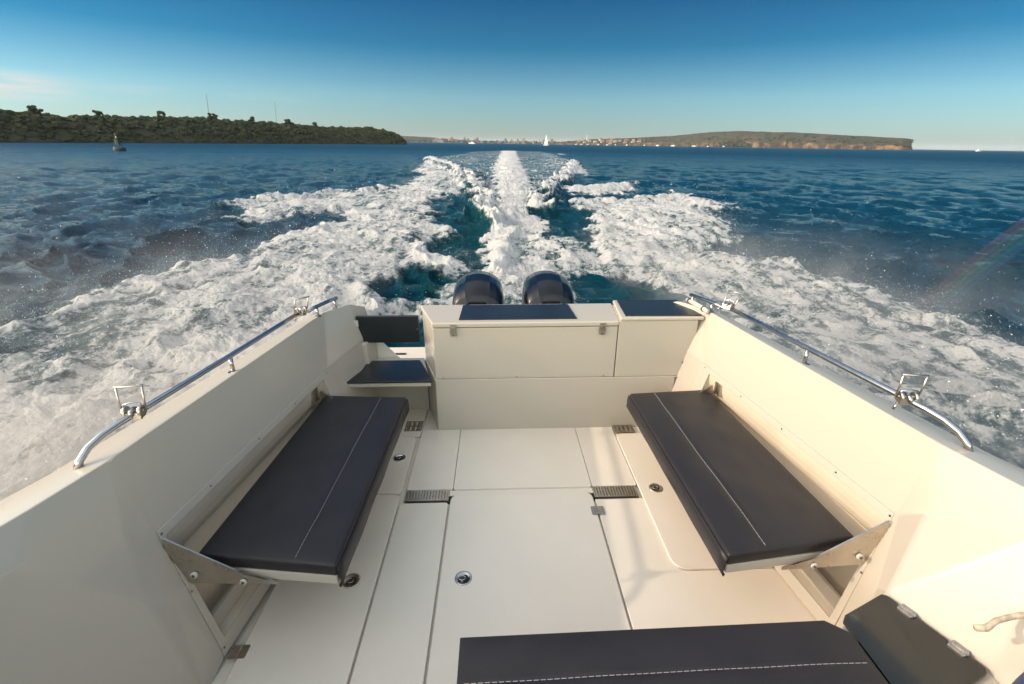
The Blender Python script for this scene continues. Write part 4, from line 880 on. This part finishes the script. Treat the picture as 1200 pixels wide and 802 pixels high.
# two radio masts behind the headland
for (x,y,h,lean,lab) in ((-183.7,330,28.0,2.3,'taller leaning lattice mast rising behind the left headland'),(-171.3,400,28.5,1.5,'shorter faint lattice mast behind the left headland, nearer its tip')):
    t = thing('lattice_mast', (x,y,8), lab, 'mast', 'lattice masts behind the headland'); b = MB(); w_ = .28
    for k_ in range(3):
        a = 2*math.pi*k_/3; b.tube([(x+w_*math.cos(a),y+w_*math.sin(a),8),(x+lean+.1*math.cos(a),y+.1*math.sin(a),h)], .07, 4)
    for z in np.arange(9,h-1,1.2):
        u = (z-8)/(h-8); ww = w_*(1-u)+.1*u
        b.tube([(x+lean*u-ww,y,z),(x+lean*(u+.06)+ww,y,z+.9)], .05, 4)
    b.build('lattice', M['mastm'], t)

# --- far shore: hills behind the town
def hill(name, pts, depth, m, zfun=None, cliff=0, rockm=None, seed=0, step=18):
    pl = resample(pts, step); a = np.array(pl); e = fbm(a[:,0]*.02+seed, a[:,1]*.02, 5, .6); e2 = fbm(a[:,0]*.006+seed, a[:,1]*.006+3, 3, .6); vs = []; fs = []
    P_ = [(-.02,-2),(0,.0)]+([(.004,cliff*.6),(.012,cliff)] if cliff else [(.01,.10)])+[(.06,cliff+.10 if cliff else .25),(.2,.50),(.4,.75),(.62,.92),(.8,1.0),(1.0,.98),(1.4,.4)]
    for i,p in enumerate(pl):
        d_ = np.array([p[0],p[1]])/math.hypot(p[0],p[1])
        for (f,h) in P_:
            off_ = f*depth*(1+.5*e2[i])+(e[i]*26 if f < .05 else 0)
            z = p[2]*h if h > -1 else -3
            if cliff and 0 < h <= cliff: z = min(p[2]*.97, p[2]*h*(1+.9*e[i])+max(0,e[i])*3)
            z *= (1+.05*e[i]*(h > .5))
            z *= 1+off_/math.hypot(p[0],p[1])*.9 if h > .5 else 1
            vs.append((p[0]+d_[0]*off_, p[1]+d_[1]*off_, z))
    k = len(P_)
    for i in range(len(pl)-1):
        for j in range(k-1): fs.append((i*k+j,i*k+j+1,(i+1)*k+j+1,(i+1)*k+j))
    o_ = struct(MB().add(vs,fs).build(name, m))
    for fi,p in enumerate(o_.data.polygons): p.use_smooth = True
    if rockm:
        o_.data.materials.append(rockm)
        for fi,p in enumerate(o_.data.polygons):
            if fi % (k-1) < 3: p.material_index = 1; p.use_smooth = False
    return o_
hill('hills', [(-900,2250,40),(-520,2280,28),(-431.9,2300,26),(-329.5,2400,24),(-216.4,2500,17),(-92.4,2600,11),(0,2680,7),(89,2700,5),(180,2660,7),(265,2600,9),(410,2400,16),(470,2350,20)], 200, M['heath'], cliff=.12, rockm=M['rock'], seed=2)
hill('far_headland', [(234,2300,5),(318,2200,13),(376,2000,20),(448,1950,23),(521,1900,27),(650,1800,35),(730,1700,46),(770,1600,48),(828,1500,45),(898,1400,40),(951,1300,33),(1004,1250,29),(1030,1222,27),(1040,1216,25),(1047,1214,10),(1054,1215,0)], 130, M['heath'], cliff=.34, rockm=M['rock'], seed=5, step=6)
# darker bluff and scrub lumps along the far headland
cs = []
for q in range(420):
    u = rng.uniform(0,1); i0 = rng.integers(0,13); A_ = [(318,2200,13),(376,2000,20),(448,1950,23),(521,1900,27),(650,1800,35),(730,1700,46),(770,1600,48),(828,1500,45),(898,1400,40),(951,1300,32),(1004,1250,28),(1030,1222,26),(1040,1216,24)]
    a = A_[min(i0,11)]; b = A_[min(i0,11)+1]; x = a[0]+(b[0]-a[0])*u; y = a[1]+(b[1]-a[1])*u; z = a[2]+(b[2]-a[2])*u; f = rng.uniform(.02,.9)
    d_ = 1+f*110/math.hypot(x,y); cs.append((x*d_, y*d_, z*(.36+.62*min(1,f*1.3)), rng.uniform(3,7), .35))
for q in range(46):
    u = rng.uniform(-1,1); x = 773+u*34; y = 1592-u*40; cs.append((x-8,y-12,rng.uniform(2,20)*(1-abs(u)**2.5)+1, rng.uniform(5,9), .8))
V,F_ = clump_mesh(cs,.6); o_ = mesh_np('far_scrub', V, F_, M['scrub']); tag(o_, 'dark scrub dotted over the far headland and its bluff', None, kind='stuff')

# --- town at the head of the harbour
def house_mesh(kind, w_, d_, h_, roofh):
    b = MB().box(-w_/2,w_/2,-d_/2,d_/2,0,h_)
    return b
ones = ['','first','second','third','fourth','fifth','sixth','seventh','eighth','ninth','tenth','eleventh','twelfth','thirteenth','fourteenth','fifteenth','sixteenth','seventeenth','eighteenth','nineteenth']
def nth(k):
    if k < 20: return ones[k]
    t_ = ['','','twent','thirt','fort','fift','sixt'][k//10]
    return t_+'ieth' if k % 10 == 0 else t_+'y-'+ones[k%10]
def building(x, y, z, w_, d_, h_, mi, label, roof=True):
    t = thing('town_building', (x,y,z), label, 'building', 'buildings of the town along the far shore')
    wl = MB().box(x-w_/2,x+w_/2,y-d_/2,y+d_/2,z,z+h_).build('wall', M['wallc'][mi], t)
    if roof and h_ < 14:
        MB().add([(x-w_/2-.5,y-d_/2-.5,z+h_+.02),(x+w_/2+.5,y-d_/2-.5,z+h_+.02),(x+w_/2+.5,y+d_/2+.5,z+h_+.02),(x-w_/2-.5,y+d_/2+.5,z+h_+.02),(x-w_/4,y,z+h_+3),(x+w_/4,y,z+h_+3)],[(0,1,5,4),(1,2,5),(2,3,4,5),(3,0,4),(3,2,1,0)]).build('roof', M['roofc'], t)
    else: MB().box(x-w_*.2,x+w_*.2,y-d_*.2,y+d_*.2,z+h_+.01,z+h_+2.2).build('roof', M['wallc'][3], t)
    wb_ = MB(); nfl = max(1,int(h_/3.2))
    for fl_ in range(nfl): wb_.box(x-w_*.42,x+w_*.42,y-d_/2-.25,y-d_/2-.02,z+1.1+fl_*3.2,z+2.4+fl_*3.2)
    wb_.build('window_band', M['glassd'], t)
cols_ = ['cream','pale grey','brick','dark grey']
town = []
for q in range(66):
    u = rng.beta(1.1,1.0); x = -300+u*640; y = np.interp(x,[-430,-92,89,265,410],[2320,2560,2660,2570,2370])-rng.uniform(10,60); tall = rng.random() < (.42 if 0 < x < 170 else .18)
    h_ = rng.uniform(15,27) if tall else rng.uniform(5,11); w_ = rng.uniform(9,16) if tall else rng.uniform(10,22); town.append((x,y,h_,w_,int(rng.integers(0,4)),tall))
town.sort(key=lambda t_: t_[0]/t_[1])
for q,(x,y,h_,w_,mi,tall) in enumerate(town):
    where = 'left part' if x < -90 else ('middle' if x < 130 else 'right part'); hw = 'tall' if tall else 'low'
    building(x,y,0,w_,12,h_,mi,'%s %s building in the far town, %s from the left end of its row' % (hw,cols_[mi],nth(q+1)))
building(360,1940,14,7,8,20,1,'white tower block standing alone on the rise right of the sailing boat', False)
for q,x in enumerate(sorted(rng.uniform(330,560,26))):
    y = np.interp(x,[318,376,521,650],[2190,1990,1890,1790]); f = rng.uniform(0,.35); x2,y2 = x*(1+f*.05),y*(1+f*.05)
    building(x2,y2-4,3+f*38,rng.uniform(8,15),9,rng.uniform(4,8),int(rng.integers(0,3)),'small house on the slope beyond the tower block, %s from the left' % nth(q+1))
cs = []
for q in range(300):
    x = rng.uniform(-420,330); y = np.interp(x,[-430,-92,89,265,410],[2320,2560,2660,2570,2370])-rng.uniform(-30,70); cs.append((x,y,rng.uniform(1,9),rng.uniform(3.5,7),.9))
V,F_ = clump_mesh(cs,.5); o_ = mesh_np('town_trees', V, F_, M['scrub']); tag(o_, 'dark trees between the buildings of the far town', None, kind='stuff')
b = MB(); vs = []
bp = [(-420,2270),(-92,2500),(89,2600),(265,2510),(400,2330)]
bb = MB()
for a,c in zip(bp[:-1],bp[1:]): bb.quad((a[0],a[1],-.5),(c[0],c[1],-.5),(c[0]*1.02,c[1]*1.02,3),(a[0]*1.02,a[1]*1.02,3))
struct(bb.build('shore', vmat('shore_sand',(.30,.24,.17),(.42,.34,.25),.02)))

# --- craft on the water
def motor_cruiser(x, y, L_, label, az=0, group='small boats moored and moving near the far shores', fly=True):
    t = thing('small_boat', (x,y,0), label, 'boat', group); s = L_/8.0; ca,sa = math.cos(az),math.sin(az)
    T = lambda p: (x+s*(p[0]*ca-p[1]*sa), y+s*(p[0]*sa+p[1]*ca), s*p[2])
    h_ = MB().add([T(p) for p in ((-4,-1.2,.0),(2.6,-1.1,0),(4.3,0,.2),(2.6,1.1,0),(-4,1.2,0),(-4,-1.4,1.1),(2.8,-1.3,1.35),(4.8,0,1.6),(2.8,1.3,1.35),(-4,1.4,1.1))],[(0,1,6,5),(1,2,7,6),(2,3,8,7),(3,4,9,8),(4,0,5,9),(5,6,7,8,9),(4,3,2,1,0)]).build('hull', M['boatw'], t)
    MB().add([T(p) for p in ((-2,-1.0,1.2),(1.6,-.95,1.3),(1.6,.95,1.3),(-2,1.0,1.2),(-1.8,-.9,2.5),(.7,-.8,2.5),(.7,.8,2.5),(-1.8,.9,2.5))],[(0,1,5,4),(1,2,6,5),(2,3,7,6),(3,0,4,7),(4,5,6,7)]).build('cabin', M['boatw'], t)
    MB().add([T(p) for p in ((-1.6,-1.02,1.7),(1.2,-.99,1.7),(.9,-.90,2.2),(-1.6,-.95,2.2))],[(0,1,2,3)]).build('window', M['glassd'], t, solid=.05)
motor_cruiser(-42.9, 900, 11, 'white cabin cruiser throwing up a wake left of the sailing boat', 2.9)
struct_w = MB()
def sailboat():
    x,y = 71.4,700; t = thing('sailing_boat', (x,y,0), 'white sailing boat with one tall mainsail near the middle of the horizon', 'sailing boat')
    MB().add([(x-5,y-1.4,.0),(x+3.5,y-1.2,0),(x+5,y,0),(x+3.5,y+1.2,0),(x-5,y+1.4,0),(x-5.4,y-1.6,1.2),(x+4,y-1.4,1.3),(x+6.2,y,1.5),(x+4,y+1.4,1.3),(x-5.4,y+1.6,1.2)],[(0,1,6,5),(1,2,7,6),(2,3,8,7),(3,4,9,8),(4,0,5,9),(5,6,7,8,9),(4,3,2,1,0)]).build('hull', M['boatw'], t)
    MB().tube([(x+.4,y,1.2),(x+.2,y,18.4)],.14,8).build('mast', M['mastm'], t)
    MB().tube([(x+.2,y,2.4),(x-4.6,y+.5,2.5)],.12,8).build('boom', M['mastm'], t)
    vs = []; fs = []; n=10
    for i in range(n+1):
        u = i/n; z = 2.6+15.2*u; w_ = 4.4*(1-u)**.8+.15
        for j in range(5): v_ = j/4; vs.append((x+.15-w_*v_, y+.1+.8*math.sin(math.pi*v_)*(1-u)+.3*v_, z))
    for i in range(n):
        for j in range(4): fs.append((i*5+j,i*5+j+1,(i+1)*5+j+1,(i+1)*5+j))
    MB().add(vs,fs).build('mainsail', M['sail'], t, smooth=True, solid=.03)
    vs = []; fs = []
    for i in range(n+1):
        u = i/n; z = 2+12.5*u; w_ = 3.6*(1-u)+.1
        for j in range(4): v_ = j/3; vs.append((x+.5+w_*v_*.9, y-.3-.3*math.sin(math.pi*v_), z*(1-0*v_)))
    for i in range(n):
        for j in range(3): fs.append((i*4+j,i*4+j+1,(i+1)*4+j+1,(i+1)*4+j))
    MB().add(vs,fs).build('jib', M['sail'], t, smooth=True, solid=.03); t.rotation_euler.z = R(-42); t.scale = (.8,.8,.8)
sailboat()
for q,(x,y) in enumerate([(300,1850),(318,1830),(335,1800),(372,1790),(405,1790),(430,1770),(470,1760),(520,1720),(560,1700),(600,1660),(640,1580),(668,1540),(700,1500)]):
    motor_cruiser(x*.985, y*.985, rng.uniform(9,13), 'small white boat lying close under the far headland, %s from the left' % nth(q+1), rng.uniform(0,6))
motor_cruiser(1010, 1000, 12, 'small white boat out on the open horizon at far right', .3); motor_cruiser(1350,1180,13, 'second small white boat on the horizon, at the extreme right', .2)
# green channel buoy
bx_,by_ = -66.9,90.1
t = thing('channel_buoy', (bx_,by_,0), 'dark green channel buoy with lattice tower in front of the left headland', 'buoy')
MB().lathe((bx_,by_,0),[(0,-.5),(1.0,-.4),(1.15,.1),(1.15,.55),(.95,.75),(0,.8)],24).build('float', M['green'], t, smooth=False)
b = MB()
for k_ in range(4):
    a = math.pi/4+math.pi/2*k_; b.tube([(bx_+.75*math.cos(a),by_+.75*math.sin(a),.75),(bx_+.32*math.cos(a),by_+.32*math.sin(a),2.5)],.05,6)
for z,r_ in ((1.2,.64),(1.8,.50),(2.35,.36)):
    b.tube([(bx_+r_*math.cos(a),by_+r_*math.sin(a),z) for a in np.linspace(math.pi/4,math.pi*2.25,5)],.04,6)
b.build('lattice_tower', M['green'], t)
MB().lathe((bx_,by_,0),[(0,1.25),(.42,1.3),(.34,2.2),(0,2.3)],12).build('daymark', M['green'], t)
MB().lathe((bx_,by_,0),[(0,2.5),(.34,2.5),(.34,2.58),(0,2.58)],14).build('platform', M['green'], t)
MB().lathe((bx_,by_,0),[(0,2.6),(.08,2.6),(.10,2.8),(.06,2.95),(0,2.98)],14).build('lamp', M['boatw'], t)
MB().lathe((bx_,by_,0),[(0,3.1),(.20,3.1),(.0,3.55)],12).build('topmark', M['green'], t)
# the air between here and the far shore
hz = MB().box(-9600,9600,-9600,9600,-4.5,62).build('haze', bpy.data.materials.new('haze_air')); hz['kind'] = 'stuff'; hz['label'] = 'thin blue haze over the harbour'
hm_ = hz.data.materials[0]; hm_.use_nodes = True; n_ = hm_.node_tree.nodes; n_.clear(); o_ = n_.new('ShaderNodeOutputMaterial'); v_ = n_.new('ShaderNodeVolumePrincipled')
v_.inputs['Color'].default_value = (.78,.88,.93,1); v_.inputs['Density'].default_value = HAZE; v_.inputs['Anisotropy'].default_value = .0; hm_.node_tree.links.new(v_.outputs[0], o_.inputs['Volume'])
bpy.data.objects['channel_buoy'].scale = (.82,.82,.82)
# hide helper properties
for o_ in bpy.data.objects:
    if '_base' in o_: del o_['_base']
